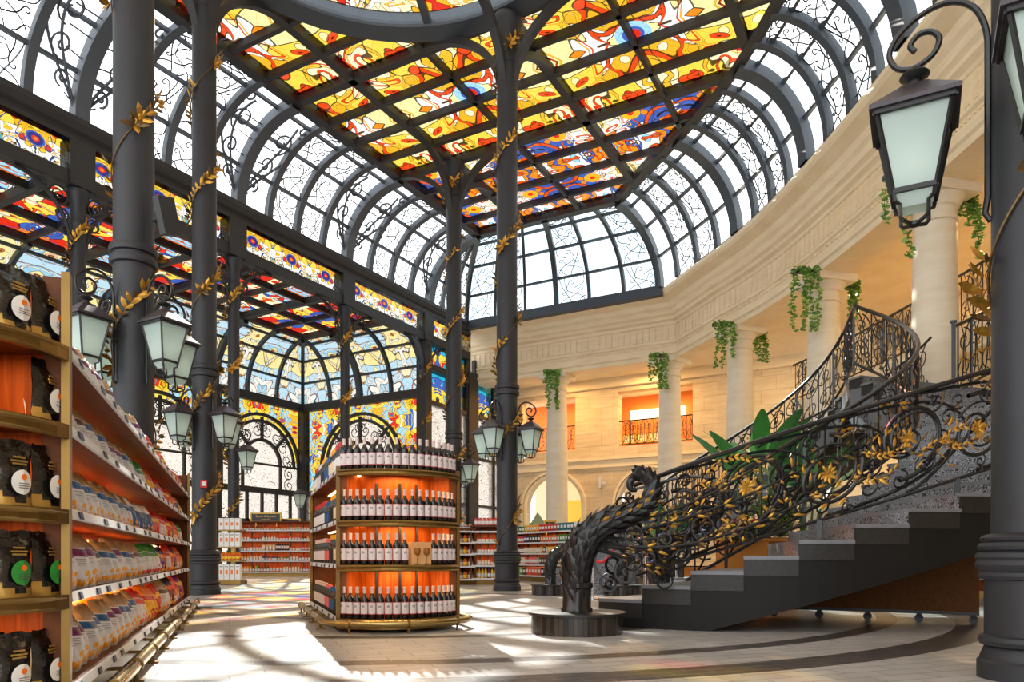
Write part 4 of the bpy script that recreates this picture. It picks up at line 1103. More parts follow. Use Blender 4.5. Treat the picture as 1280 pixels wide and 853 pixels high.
# ---- wine bottles
def bottle(hgt=.315,r=.037,neckm=True):
    t=thing('wine_bottle','x','bottle')
    k=hgt/.315
    g=MB(); g.lathe([(r*.9,0),(r,.006),(r,.185*k),(r*.93,.205*k),(r*.55,.228*k),(.0155,.245*k),(.0145,.262*k)],16); g.build('glass_body',M['glass_dark'],t,smooth='auto')
    c=MB(); c.lathe([(.0155,.252*k),(.016,.256*k),(.0155,.30*k),(.0165,.302*k),(.0165,hgt),(0,hgt)],12); c.build('capsule',M['capsule'],t,smooth='auto')
    l=MB(); a0,a1=-pi/2-1.25,-pi/2+1.25
    l.lathe([(r+.0008,.052*k),(r+.0008,.058*k),(r+.0008,.165*k),(r+.0008,.169*k)],14,0,(0,0,0),a0,a1,mis=[1,0,1])
    # grey emblem on the label
    for (dx,dz,w_,h_) in((-.009,.128,.006,.016),(.0,.131,.005,.022),(.009,.128,.006,.016),(0,.118,.022,.004),(0,.098,.026,.002),(0,.09,.02,.002)):
        a=-pi/2+dx/r
        aw=w_/r/2; rr=r+.0016
        l.add([(rr*cos(a-aw),rr*sin(a-aw),(dz-h_/2)*k),(rr*cos(a+aw),rr*sin(a+aw),(dz-h_/2)*k),(rr*cos(a+aw),rr*sin(a+aw),(dz+h_/2)*k),(rr*cos(a-aw),rr*sin(a-aw),(dz+h_/2)*k)],[(0,1,2,3)],2)
    l.build('label',[M['lab'],M['lab_red'],M['lab_ink']],t)
    cache_kids(t); return t
bt=bottle(); btfirst=True
lev_n={.13:'bottom',.645:'second',1.07:'third',1.56:'top'}
def put_bottle(p,rz,lb,gr):
    global btfirst
    if btfirst: bt.location=p; bt.rotation_euler[2]=rz; tag(bt,lb,'bottle',gr); btfirst=False
    else: dup(bt,p,rz,lb,gr)
NB=17
for z,nm in lev_n.items():
    _,(cx,cy,R,a)=arc_pts(1.2,.30); r=R-.052; aa=a*.955
    for i in range(NB):
        th_=-aa+2*aa*i/(NB-1)
        if z==.645 and i in(9,10,11):
            continue
        p=gon_to_world(WO,cx+r*sin(th_),cy-r*cos(th_),z-.008)
        put_bottle(p,CH+th_,'cream-labelled red wine bottle, %s from left, %s round front shelf'%(ordn(i if (z!=.645 or i<9) else i-3),{'bottom':'bottom','second':'second lowest','third':'second highest','top':'top'}[nm]),'wine bottles on the round front')
# gift box of glasses
_,(cx,cy,R,a)=arc_pts(1.2,.30); th_=-a*.955+2*a*.955*10/16; p=gon_to_world(WO,cx+(R-.06)*sin(th_),cy-(R-.06)*cos(th_),.637)
g=thing('gift_box','pale wooden gift box with two wine glasses pictured among the bottles','box',p,CH+th_)
b=MB(); b.box((0,0,.115),(.205,.09,.23)); b.build('box_body',plain('pale_ply',(222,168,112)),g)
b=MB()
for s in(-1,1):
    b.lathe([(.024,0),(.024,.002),(.003,.004),(.003,.075),(.02,.085),(.034,.11),(.03,.15)],12,0,(s*.05,-.05,.02))
b.build('wine_glass_print',plain('amber_glass',(150,92,30)),g,smooth='auto')
# side of the wine gondola: mixed bottles, boxes
def side_bottle(cap,lab,h,r,name='bottle'):
    t=thing('spirit_bottle','x','bottle')
    k=h/.3
    g=MB(); g.lathe([(r*.9,0),(r,.006),(r,.19*k),(r*.6,.225*k),(.016,.25*k),(.016,.285*k)],14); g.build('glass_body',M['glass_dark'],t,smooth='auto')
    c=MB(); c.lathe([(.018,.255*k),(.019,.30*k),(0,.30*k)],12); c.build('cap',cap,t,smooth='auto')
    l=MB(); l.lathe([(r+.001,.05*k),(r+.001,.16*k)],14,0,(0,0,0),0,2*pi-.01); l.build('label',lab,t); cache_kids(t); return t
sb_=[('cream-labelled dark',side_bottle(M['capsule'],M['lab'],.30,.037)),('red-capped white-labelled',side_bottle(M['redc'],M['whitec'],.31,.036)),('blue-labelled',side_bottle(M['blue'],M['blue'],.28,.038)),('gold-capped',side_bottle(M['chip'],M['creamc'],.31,.04)),('salmon-labelled',side_bottle(M['pinkc'],M['pinkc'],.29,.038)),('black-labelled gold-capped',side_bottle(M['chip'],M['black2'],.32,.036))]
used=set()
def use(kind,p,rz,lb,gr,cat):
    o=kind[1]
    if o.name not in used: used.add(o.name); o.location=p; o.rotation_euler[2]=rz; tag(o,lb,cat,gr); return o
    return dup(o,p,rz,lb,gr,cat=cat)
g_=random.Random(3)
for z,nm,order in((.13,'bottom',[5,2,4,0,0,0,0]),(.645,'second lowest',[3,5,4,0,0,0,0]),(1.07,'second highest',[3,5,2,1,1,1,1]),(1.56,'top',[1,3,2,5,0,1,4])):
    for i in range(18):
        kd=sb_[order[min(i//3,6)]]
        p=gon_to_world(WO,.055,.20+i*.145,z-.007)
        use(kd,p,CH-pi/2,'%s bottle, %s from near corner, %s side shelf of wine gondola'%(kd[0],ordn(i),nm),'bottles on the side of the wine gondola','bottle')
        if i%3==0 and z<1.2:
            p=gon_to_world(WO,.15,.20+i*.145,z-.007)
# ---- snack bags
def bag(band,chip,body='bag_white',top='kraft',h=.29,w=.205,dp=.125,seed=0,lean=.16):
    g=random.Random(seed); mb=MB(); NX,NZ=10,16; uv=[]
    def sec(t): return dp*(max(0,sin(pi*min(1,(t*.90+.08))))**.55)*(1-.35*t)
    F=[];Bk=[]
    for j in range(NZ+1):
        t=j/NZ; crim=max(0,(t-.66)/.34); wv=w*(.90+.13*sin(pi*min(1,t*1.25))-.46*crim**1.2*g.uniform(.85,1.05)); z=h*(t-.05*crim*g.uniform(0,1)); sh_=lean*h*t*t
        rowf=[];rowb=[]
        for i in range(NX+1):
            u=i/NX*2-1; e=(1-abs(u)**2.6); d=sec(t)*e
            wr=.014*crim*g.uniform(-1,1)+.006*sin(9*t+5*u+seed)+g.uniform(-.002,.002)
            rowf.append((u*wv/2+.012*crim*sin(seed+3*u),-d*.55-wr*e+sh_,z)); rowb.append((u*wv/2+.012*crim*sin(seed+3*u),d*.45+sh_,z))
        F.append(rowf);Bk.append(rowb)
    mb.grid(F); uv+=[(i/NX,j/NZ) for j in range(NZ+1) for i in range(NX+1)]
    mb.grid([list(reversed(r)) for r in Bk]); uv+=[(i/NX,j/NZ) for j in range(NZ+1) for i in range(NX+1)]
    mb.grid([F[0],Bk[0]]); uv+=[(0,0)]*(2*NX+2); mb.uv=uv
    return mb,[bagmat('bag_print',rgbof(body),rgbof(band),rgbof(chip),rgbof(top))]
BD=[('purple-banded kraft-topped bag',bag('purple','chip',seed=1)),('blue-banded kraft-topped bag',bag('blue','chip',seed=2)),('white bag with teal band',bag('teal','orangec',seed=3,top='whitec')),('blue printed bag',bag('navy','chip','blue','whitec',seed=4)),('green and white bag',bag('green','redc','bag_white','green',seed=5)),('red printed bag',bag('yellow','chip','redc','redc',seed=6)),('orange printed bag',bag('redc','whitec','orangec','ora2',seed=7)),('violet printed bag',bag('yellow','chip','violet','violet',seed=8)),('yellow printed bag',bag('redc','redc','yellow','orangec',seed=9)),('white bag with brown band',bag('brown','chip',seed=10)),('white bag with red panels',bag('redc','orangec',seed=11,top='redc')),('dark brown bag',bag('ora2','yellow','maroon','black2',seed=12))]
bago=[None]*len(BD)
def put_bag(k,p,rz,lb,gr,sc=1.0,tilt=0.0):
    mb,mats=BD[k][1]
    if bago[k] is None: o=mb.build('snack_bag',mats,smooth=True); bago[k]=o
    else: o=bago[k].copy(); COL.objects.link(o)
    o.location=p; o.rotation_euler=(tilt,0,rz); o.scale=(sc,sc,sc); tag(o,lb,'bag',gr); return o
rows=[(.15,'bottom',[0,0,1,0,1,1,10,8,5,9,4,11,6,7,5],1.12),(.56,'second',[0,0,9,1,1,9,4,4,4,7,10,5,11,6,8],1.02),(.92,'third',[1,1,1,1,1,3,3,3,5,10,7,11,6,8,4],.95),(1.28,'fourth',[0,9,1,0,1,1,4,8,7,10,5,6,11,3,8],.90),(1.61,'top',[2,0,0,2,9,0,1,10,8,5,4,11,7,6,10],.88)]
for z,nm,seq,sc in rows:
    y=.13; i=0
    while y<7.9:
        k=seq[min(int(y/7.9*len(seq)),len(seq)-1)]
        if g_.random()<.12: k=g_.randrange(len(BD))
        s=sc*g_.uniform(.93,1.06)
        p=gon_to_world(SO,1.2-.11-g_.uniform(0,.02),y,z-.007)
        put_bag(k,p,CH+pi/2+g_.uniform(-.65,-.15),'%s, %s from near end, %s front row of snack gondola'%(BD[k][0],ordn(i),{'bottom':'lowest','second':'second','third':'middle','fourth':'fourth','top':'top'}[nm]),'snack bags on the long gondola',s,g_.uniform(-.10,.05))
        y+=.215*s; i+=1
    if nm in('bottom','second','third'):
        y=.2;i=0
        while y<4.0:
            k=g_.choice([6,8,6,8,9]); s=sc*.98
            p=gon_to_world(SO,1.2-.25,y,z-.007)
            put_bag(k,p,CH+pi/2+g_.uniform(-.2,.2),'%s, %s from near end, %s back row of snack gondola'%(BD[k][0],ordn(i),{'bottom':'lowest','second':'second','third':'middle'}[nm]),'back row snack bags on the long gondola',s); y+=.22;i+=1
# ---- black coffee pouches on the round end of the snack gondola
def pouch(labmat,seed):
    t=thing('foil_pouch','x','pouch'); g=random.Random(seed); mb=MB(); NX,NZ=8,12; h,w,dp=.27,.165,.085
    F=[];Bk=[]
    for j in range(NZ+1):
        s=j/NZ; prof=(1-s)**.6 if s<.86 else .02; F.append([]);Bk.append([])
        for i in range(NX+1):
            u=i/NX*2-1; e=(1-abs(u)**2.2)**.7 if abs(u)<1 else 0
            d=dp*prof*e+.002; n_=.006*sin(7*u+11*s+seed)*e+g.uniform(-.003,.003)
            wv=w*(1+.04*sin(s*9))
            F[-1].append((u*wv/2,-d*.6+n_,h*s+(.012*g.random() if j==NZ else 0))); Bk[-1].append((u*wv/2,d*.4,h*s))
    mb.grid(F);mb.grid([list(reversed(r)) for r in Bk]); mb.grid([F[0],Bk[0]])
    for q in range(NX*NZ):
        j=q//NX; i=q%NX
        if j==0 or (j==1 and abs(i-3.5)>1.2) or (j==2 and abs(i-3.5)>2.7) : mb.m[q]=1
    mb.build('foil_body',[M['foil'],M['wax']],t,smooth=True)
    l=MB(); c=(0,-.066,.105); rr=.043
    l.add([(0,-.064,.105)]+[(rr*cos(2*pi*k/20),-.062+.012*abs(cos(2*pi*k/20)),.105+rr*1.15*sin(2*pi*k/20)) for k in range(20)],[(0,1+k,1+(k+1)%20) for k in range(20)],0)
    l.add([(.013*cos(2*pi*k/10),-.0665,.125+.012*sin(2*pi*k/10)) for k in range(10)],[tuple(range(10))],1)
    for dz in(.098,.088,.08): l.add([(-.022,-.0655,dz),(.022,-.0655,dz),(.022,-.0655,dz+.003),(-.022,-.0655,dz+.003)],[(0,1,2,3)],2)
    l.build('round_label',[labmat,M['orangec'],M['lab_ink']],t)
    q=MB()
    for dz,wd_ in((.205,.05),(.19,.07),(.178,.06)): q.box((0,-.032-.02*(.27-dz)/.1*.5,dz),(wd_,.004,.007))
    q.build('gold_print',M['wax'],t)
    cache_kids(t); return t
pw=('white-labelled',pouch(M['whitec'],1)); pg=('green-labelled',pouch(M['green'],2))
_,(cx,cy,R,a)=arc_pts(1.2,.46)
for z,nm,kd in((.15,'bottom',pw),(.56,'second lowest',pg),(.92,'middle',pw),(1.28,'second highest',pw),(1.61,'top',pw)):
    n_=9; r=R-.075; idx=0
    for i in range(n_):
        th_=a*.955-2*a*.955*i/(n_-1)
        if nm=='second highest' and i==1: continue
        p=gon_to_world(SO,cx+r*sin(th_),cy-r*cos(th_),z-.007)
        use(kd,p,CH+th_,'black %s pouch, %s from right, %s round end shelf'%(kd[0],ordn(idx),nm),'black foil pouches on the round shelves','pouch'); idx+=1
    if nm=='bottom':
        for i in range(1,8):
            th_=a*.9-2*a*.9*i/8; p=gon_to_world(SO,cx+(r-.1)*sin(th_),cy-(r-.1)*cos(th_),z-.007)
            use(kd,p,CH+th_+.2,'black white-labelled pouch, %s from right, back row of bottom end shelf'%ordn(i-1),'black foil pouches on the round shelves','pouch')

# ---- far shelving units with small goods
def unit(name,label,loc,rz,w,h,dp,levels,posts=3,top_board=True):
    t=thing(name,label,'shelving',loc,rz)
    b=MB(); b.box((0,dp/2,h/2+.03),(w,.03,h-.06)); b.build('back_panel',M['veneer'],t)
    f=MB(); f.box((0,dp*.15,.06),(w+.06,dp*1.3,.12)); f.build('plinth',M['brass'],t)
    for s in(-1,1):
        f=MB(); f.box((s*(w/2+.015),0,h/2),(.05,dp+.02,h)); f.build('end_panel',M['wood'],t)
    for z in levels:
        f=MB(); f.box((0,0,z-.015),(w,dp,.025)); f.build('shelf',M['wood'],t)
        f=MB(); f.box((0,-dp/2-.012,z-.01),(w,.02,.045)); f.build('price_rail',M['white_plastic'],t)
    f=MB()
    for k in range(1,posts*2): f.box((-w/2+w*k/(posts*2),dp/2-.03,h/2),(.03,.03,h-.1))
    f.build('slotted_strips',M['black'],t)
    if top_board:
        f=MB(); f.box((0,0,h+.02),(w+.06,dp+.04,.05)); f.build('top_board',M['wood'],t)
    return t
GOODS={}
def good(kind,col,w,h):
    key=(kind,col,w,h)
    if key in GOODS: o=GOODS[key].copy(); COL.objects.link(o); return o
    mb=MB(); m=[M[col],M['whitec'],M['redc'],M['black2']]
    if kind=='jar':
        mb.lathe([(w/2*.9,0),(w/2,.01),(w/2,h*.72),(w/2*.85,h*.80)],10,0); mb.lathe([(w/2*.86,h*.8),(w/2*.86,h),(0,h)],10,2); mb.lathe([(w/2+.002,h*.2),(w/2+.002,h*.58)],10,1)
    elif kind=='bottle':
        mb.lathe([(w/2*.9,0),(w/2,.01),(w/2,h*.6),(w/2*.4,h*.8),(w/2*.35,h*.86)],10,0); mb.lathe([(w/2*.42,h*.86),(w/2*.42,h),(0,h)],10,3); mb.lathe([(w/2+.002,h*.15),(w/2+.002,h*.45)],10,1)
    elif kind=='can':
        mb.lathe([(w/2*.94,0),(w/2,.008),(w/2,h-.008),(w/2*.94,h),(0,h)],12,0); mb.lathe([(w/2+.002,h*.3),(w/2+.002,h*.7)],12,1)
    else:
        mb.box((0,0,h/2),(w,.12,h),0); mb.box((0,-.061,h*.55),(w*.7,.004,h*.35),1); mb.box((0,-.061,h*.2),(w*.5,.004,h*.12),3)
    o=mb.build({'jar':'jar','bottle':'bottle','can':'tin_can','box':'carton'}[kind],m,smooth='auto' if kind!='box' else False); GOODS[key]=o; return o
CN={'redc':'red','orangec':'orange','yellow':'yellow','green':'green','blue':'blue','maroon':'maroon','creamc':'cream','whitec':'white','pinkc':'pink','brown':'brown','olive':'olive','navy':'navy blue','teal':'teal','mint':'mint green','lime':'lime green','ora2':'bright orange','black2':'black','violet':'violet','purple':'purple','chip':'amber'}
def stock(t,levels,w,dp,plan,where,group,seed,space):
    g=random.Random(seed); Rz=Matrix.Rotation(t.rotation_euler[2],3,'Z'); L=Vector(t.location)
    nmz=['bottom','second lowest','third','fourth','fifth','sixth']
    for li,z in enumerate(levels):
        x=-w/2+.08; i=0
        runs=plan[li%len(plan)]; nr=len(runs)
        while x<w/2-.05:
            kd,col,ww,hh=runs[min(int((x+w/2)/w*nr),nr-1)]
            if g.random()<.05: col=g.choice(list(CN))
            o=good(kd,col,ww,hh); p=L+Rz@Vector((x+ww/2,-dp/2+.09,z-.0025)); o.location=p; o.rotation_euler[2]=t.rotation_euler[2]
            nm={'jar':'jar','bottle':'bottle','can':'tin','box':'carton'}[kd]
            tag(o,'%s %s, %s from left, %s shelf, %s'%(CN[col],nm,ordn(i),nmz[li],where),nm,group)
            x+=ww*space; i+=1
LV=(.17,.58,.96,1.34,1.72)
p=px_at(345,27.6); sauce=unit('wall_shelving','wide orange-lit shelving unit in the corner left of the wine gondola',p,TH-radians(2),2.95,2.02,.42,LV)
stock(sauce,LV,2.95,.42,[[('bottle','chip',.085,.26),('bottle','brown',.085,.27),('jar','orangec',.10,.24),('bottle','creamc',.085,.24),('bottle','redc',.085,.26)],
 [('jar','yellow',.09,.20),('jar','creamc',.09,.22),('jar','navy',.09,.2),('jar','green',.09,.18),('jar','whitec',.09,.2),('jar','redc',.09,.22)],
 [('jar','green',.09,.15),('jar','whitec',.09,.16),('can','creamc',.1,.22),('can','black2',.08,.27),('jar','creamc',.09,.15),('can','redc',.1,.18)],
 [('jar','creamc',.09,.17),('jar','maroon',.09,.14),('bottle','whitec',.085,.17),('jar','redc',.09,.16),('jar','pinkc',.09,.17),('bottle','maroon',.085,.19)],
 [('bottle','maroon',.085,.17),('bottle','brown',.085,.17),('bottle','redc',.085,.15),('bottle','redc',.085,.15),('bottle','mint',.085,.15),('bottle','pinkc',.085,.16)]],'corner shelving','goods on the corner shelving',5,1.28)
for i,(px,yb,yt) in enumerate(((332,653,641),(362,655.5,648.5))):
    pass
def sign(px0,px1,yt,yb,d,lb,lines,rz):
    t=thing('hanging_sign',lb,'sign',px_at((px0+px1)/2,d,H+(YH-(yt+yb)/2)/FPX*d),rz); w=(px1-px0)/FPX*d; h=(yb-yt)/FPX*d
    b=MB(); b.box((0,0,0),(w,.04,h)); b.build('board',M['sign'],t)
    f=MB()
    for s in(-1,1): f.box((s*w/2,0,0),(.045,.06,h+.045)); f.box((0,0,s*h/2),(w,.06,.045))
    f.build('gilt_frame',M['sign_gold'],t)
    for k,(tx,sz,z) in enumerate(lines):
        c=bpy.data.curves.new('lettering','FONT'); c.body=tx; c.size=sz*h; c.align_x='CENTER'; c.align_y='CENTER'; c.extrude=.002
        tmp=bpy.data.objects.new('lettering_curve',c); COL.objects.link(tmp); bpy.context.view_layer.update(); me=bpy.data.meshes.new_from_object(tmp.evaluated_get(bpy.context.evaluated_depsgraph_get())); bpy.data.objects.remove(tmp); o=bpy.data.objects.new('lettering',me); COL.objects.link(o); me.materials.clear(); me.materials.append(M['sign_gold']); o.parent=t; o.location=(0,-.026,z*h); o.rotation_euler=(pi/2,0,0)
    p=MB(); 
    for s in(-1,1): p.box((s*w*.35,.03,-h/2-.10),(.03,.03,.22))
    p.build('sign_posts',M['sign_gold'],t)
    return t
sign(314,351,642,652.5,27.5,'front black sign with gold frame above the corner shelving',[('Sauces & Spreads',.34,.13),('Condiments',.22,-.22)],TH)
sign(345,375,649.5,656.0,27.9,'rear black sign with gold frame half hidden behind another',[('Oils',.3,.05)],TH)
# centre shelving right of the wine gondola
d0=19.6; p=px_at(610,d0); cs=unit('shelf_end_unit','brass-framed shelf end with yellow bottles, between wine gondola and iron column',p,TH,.86,1.52,.40,(.16,.50,.82,1.12,1.40),2)
stock(cs,(.16,.50,.82,1.12,1.52+.045),.86,.40,[[('bottle','yellow',.075,.30)],[('jar','creamc',.075,.17),('jar','orangec',.075,.15)],[('jar','whitec',.075,.13)],[('jar','whitec',.085,.11)],[('jar','pinkc',.09,.2)]],'brass-framed shelf end','goods on the brass-framed shelf end',6,1.15)
p=px_at(581,d0-.1); cb=unit('bag_shelving','narrow shelving of snack bags beside the wine gondola',p,TH+.35,.44,1.45,.40,(.14,.48,.80,1.10,1.40),1)
for li,z in enumerate((.14,.48,.80,1.10,1.40)):
    for i in range(3):
        Rz=Matrix.Rotation(TH+.35,3,'Z'); q=Vector(cb.location)+Rz@Vector((-.14+i*.14,-.1,z-.0025)); put_bag([9,8,9][i] if li<4 else 0,q,TH+.35+.2,'small snack bag, %s from left, %s narrow shelf beside wine gondola'%(ordn(i),['bottom','second','third','fourth','top'][li]),'bags on the narrow shelving',.72)
# long tea and coffee shelving at the far side
A=px_at(643,23.2); Bp=px_at(745,19.6); mid=(A+Bp)/2; wl=(Bp-A).length; rz=atan2(Bp.y-A.y,Bp.x-A.x)
LT=(.17,.50,.83,1.15,1.46)
ts=unit('tea_shelving','long shelving packed with bright cartons behind the near dragon newel',mid,rz,wl,1.50,.42,LT,4,False)
stock(ts,LT,wl,.42,[[('box','lime',.16,.24),('box','ora2',.15,.26),('box','black2',.17,.25),('box','orangec',.14,.24),('box','yellow',.15,.22)],[('can','creamc',.10,.22),('can','pinkc',.11,.22),('box','brown',.12,.22),('box','olive',.13,.23),('box','redc',.14,.24)],
 [('can','maroon',.10,.2),('box','creamc',.12,.18),('box','yellow',.12,.2),('box','lime',.13,.22),('box','blue',.14,.22)],[('can','redc',.1,.2),('box','black2',.14,.22),('box','orangec',.13,.2),('box','green',.12,.21),('box','navy',.13,.2)],[('box','green',.15,.2),('box','chip',.12,.22),('box','redc',.14,.22),('box','teal',.15,.23),('box','whitec',.14,.22)]],'long tea shelving','cartons on the long tea shelving',9,1.10)
sign(681,694.5,652,660.5,21.5,'small black sign with gold frame left of the stone column foot',[('Tea',.36,.12),('Infusions',.22,-.2)],TH)
sign(719,742,653.5,663,20.5,'black sign with gold frame above the tea shelving right end',[('Coffee',.36,0)],TH)
# second block of shelving behind the newel, seen through the stair
A=px_at(752,18.6); Bp=px_at(800,19.2); mid=(A+Bp)/2; wl=(Bp-A).length; rz=atan2(Bp.y-A.y,Bp.x-A.x)
t2=unit('snack_shelving','shelving of blue and green packets seen through the stair scrolls',mid,rz,wl,1.5,.4,LT,2,False)
stock(t2,LT,wl,.4,[[('box','teal',.14,.2)],[('box','ora2',.14,.22),('box','redc',.14,.22)],[('box','lime',.14,.22)],[('box','teal',.15,.22),('box','blue',.15,.22)],[('box','blue',.14,.2)]],'shelving seen through the stair','packets on the shelving behind the stair',10,1.1)
# little white-box display stand by the arcade
p=px_at(290,19.3); ds=thing('display_stand','slim display stand of white boxes right of the dark column','display stand',p,TH)
b=MB(); b.box((0,0,.06),(.62,.5,.10)); b.build('base',M['brass'],ds)
b=MB(); b.box((.0,.1,.75),(.09,.09,1.4)); b.build('post',M['sign_gold'],ds)
for z in(.12,.62,.98,1.42):
    b=MB(); b.box((0,0,z),(.6,.42,.03)); b.build('tray',M['brass'],ds)
for z,nm,h in((.135,'bottom',.40),(.995,'third',.36),(1.435,'fourth',.30)):
    for i in range(4):
        if z==.135 and False: continue
        b=MB(); b.box((0,0,h/2),(.125,.16,h)); b.lathe([(0,0),(.028,0)],8,1,(0,-.082,h*.5)) if False else None
        b.box((0,-.0815,h*.5),(.06,.004,h*.28),1); b.box((0,-.0815,h*.85),(.08,.004,.015),2)
        q=b.build('white_carton',[M['whitec'],M['orangec'],M['black2']],None,Vector(p)+RT*(-.21+.14*i)+FW*(-.11)+Vector((0,0,z+.0)),rz=TH); tag(q,'white carton with amber motif, %s from left, %s tray of slim stand'%(ordn(i),{'bottom':'lowest','third':'middle','fourth':'top'}[nm]),'carton','white cartons on the slim stand')
for i in range(5):
    put_bag(8,Vector(p)+RT*(-.2+.1*i)+FW*(-.08)+Vector((0,0,.636)),TH+.3,'yellow packet on the slim display stand, %s from the left'%ordn(i),'yellow packets on the slim stand',.75)

for u_,lv,w_,dp_ in((sauce,LV,2.95,.42),(cs,(.50,.82,1.12,1.40),.86,.40),(ts,LT,wl if False else 4.0,.42)):
    Rz=Matrix.Rotation(u_.rotation_euler[2],3,'Z')
    for z in list(lv)[1:]+([2.0] if u_ is sauce else []):
        q=Vector(u_.location)+Rz@Vector((0,-.06,z-.04)); area('shelf_light',q,w_*.9,5.5 if w_>1 else 2.0,(1,.62,.26),(0,0,u_.rotation_euler[2]),.05)
# ================================================================== the curved double stair
def CP(C,r,a,z=0.0): return W(C[0]+r*cos(radians(a)),C[1]+r*sin(radians(a)),z)
class Stair:
    def __init__(s,C,Ro,Ri,a0,da,n,z0,dz): s.C=C;s.Ro=Ro;s.Ri=Ri;s.a0=a0;s.da=da;s.n=n;s.z0=z0;s.dz=dz
    def zt(s,k): return s.z0+s.dz*k          # top of step k (0-based)
    def zl(s,f): return s.z0+s.dz*(f-.5)     # smooth line through the nosings, f in steps
    def a(s,f): return s.a0+s.da*f
def build_stair(S,name,label,loc):
    t=thing(name,label,'staircase',(0,0,0))
    for k in range(S.n):
        a0,a1=S.a(k),S.a(k+1); z=S.zt(k); zb=S.zt(k-1) if k else 0
        m=MB(); q=4
        ou=[CP(S.C,S.Ro+.03,a0+(a1-a0)*i/q) for i in range(q+1)]; inn=[CP(S.C,S.Ri-.03,a0+(a1-a0)*i/q) for i in range(q+1)]
        lo=lambda p,zz:(p.x,p.y,zz)
        for zz0,zz1 in((z-.035,z),):
            m.grid([[lo(p,zz1) for p in ou],[lo(p,zz1) for p in inn],[lo(p,zz0) for p in inn],[lo(p,zz0) for p in ou]],0,False); m.grid([[lo(p,zz0) for p in ou],[lo(p,zz1) for p in ou]])
            m.add([lo(ou[0],zz0),lo(ou[0],zz1),lo(inn[0],zz1),lo(inn[0],zz0)],[(0,1,2,3)])
        m.build('tread',M['tread'],t)
        r=MB(); r.add([lo(CP(S.C,S.Ro,a0),zb),lo(CP(S.C,S.Ri,a0),zb),lo(CP(S.C,S.Ri,a0),z-.035),lo(CP(S.C,S.Ro,a0),z-.035)],[(0,1,2,3)]); 
        b0=CP(S.C,S.Ro,a0+S.da*.03); b1=CP(S.C,S.Ri,a0+S.da*.03); r.add([lo(b0,zb),lo(b1,zb),lo(b1,z-.035),lo(b0,z-.035)],[(3,2,1,0)]); r.build('riser',M['perf'],t)
        # side panel under the tread end (cut-out plate)
        for R_,nm in((S.Ro+.012,'cut_out_side_panel'),(S.Ri-.012,'cut_out_side_panel')):
            pts=[CP(S.C,R_,a0+(a1-a0)*i/q) for i in range(q+1)]
            pm=MB(); pm.grid([[lo(p,max(z-.19,0)) for p in pts],[lo(p,z-.035) for p in pts]]); pm.build(nm,M['perf_dark'],t)
    # stringers and soffit
    N=S.n*3
    for R_,mat in((S.Ro,M['stringer']),(S.Ri,M['slate'])):
        m=MB(); top=[];bot=[]
        for i in range(N+1):
            f=i/3; k=min(int(f),S.n-1); zz=S.zt(k)-.15; b=max(0,S.zl(f)-.56)
            p=CP(S.C,R_,S.a(f)); top.append(lo(p,max(zz,b+.02))); bot.append(lo(p,b))
        th_=.04 if R_==S.Ro else -.04
        t2=[];b2=[]
        for i in range(N+1):
            p=CP(S.C,R_-th_,S.a(i/3)); t2.append(lo(p,top[i][2])); b2.append(lo(p,bot[i][2]))
        m.grid([bot,top,t2,b2,bot]); m.build('stringer',mat,t)
    m=MB(); m.grid([[lo(CP(S.C,R_,S.a(i/3)),max(0.004,S.zl(i/3)-.54)) for R_ in(S.Ro-.04,S.Ri+.04)] for i in range(N+1)]); m.build('soffit',M['stringer'],t)
    return t
S1=Stair((3.6,11.2),4.4,2.2,-134.0,6.4,25,.145,.147)
S2=Stair((4.2,13.7),3.7,1.9,168.0,-7.1,24,.19,.152)
st1=build_stair(S1,'staircase','wide curved black staircase sweeping up to the right, nearest the camera',None)
st2=build_stair(S2,'staircase','far arm of the curved staircase, with grey side plate, rising behind',None)
# landing joining both arms, and the last flight to the gallery
ld=thing('stair_landing','dark landing where the two curved stair arms meet','landing',(0,0,0)); m=MB()
zl1=S1.zt(24)+.0
poly=[CP(S1.C,S1.Ri,S1.a(25)),CP(S1.C,S1.Ro,S1.a(25)),CP(S2.C,S2.Ro,S2.a(24)),CP(S2.C,S2.Ri,S2.a(24))]
poly=[(p.x,p.y) for p in poly]
c=(sum(p[0] for p in poly)/4,sum(p[1] for p in poly)/4); poly=sorted(poly,key=lambda p:atan2(p[1]-c[1],p[0]-c[0]))
m.prism(poly,zl1-.30,zl1-.002); m.build('slab',M['slate'],ld)
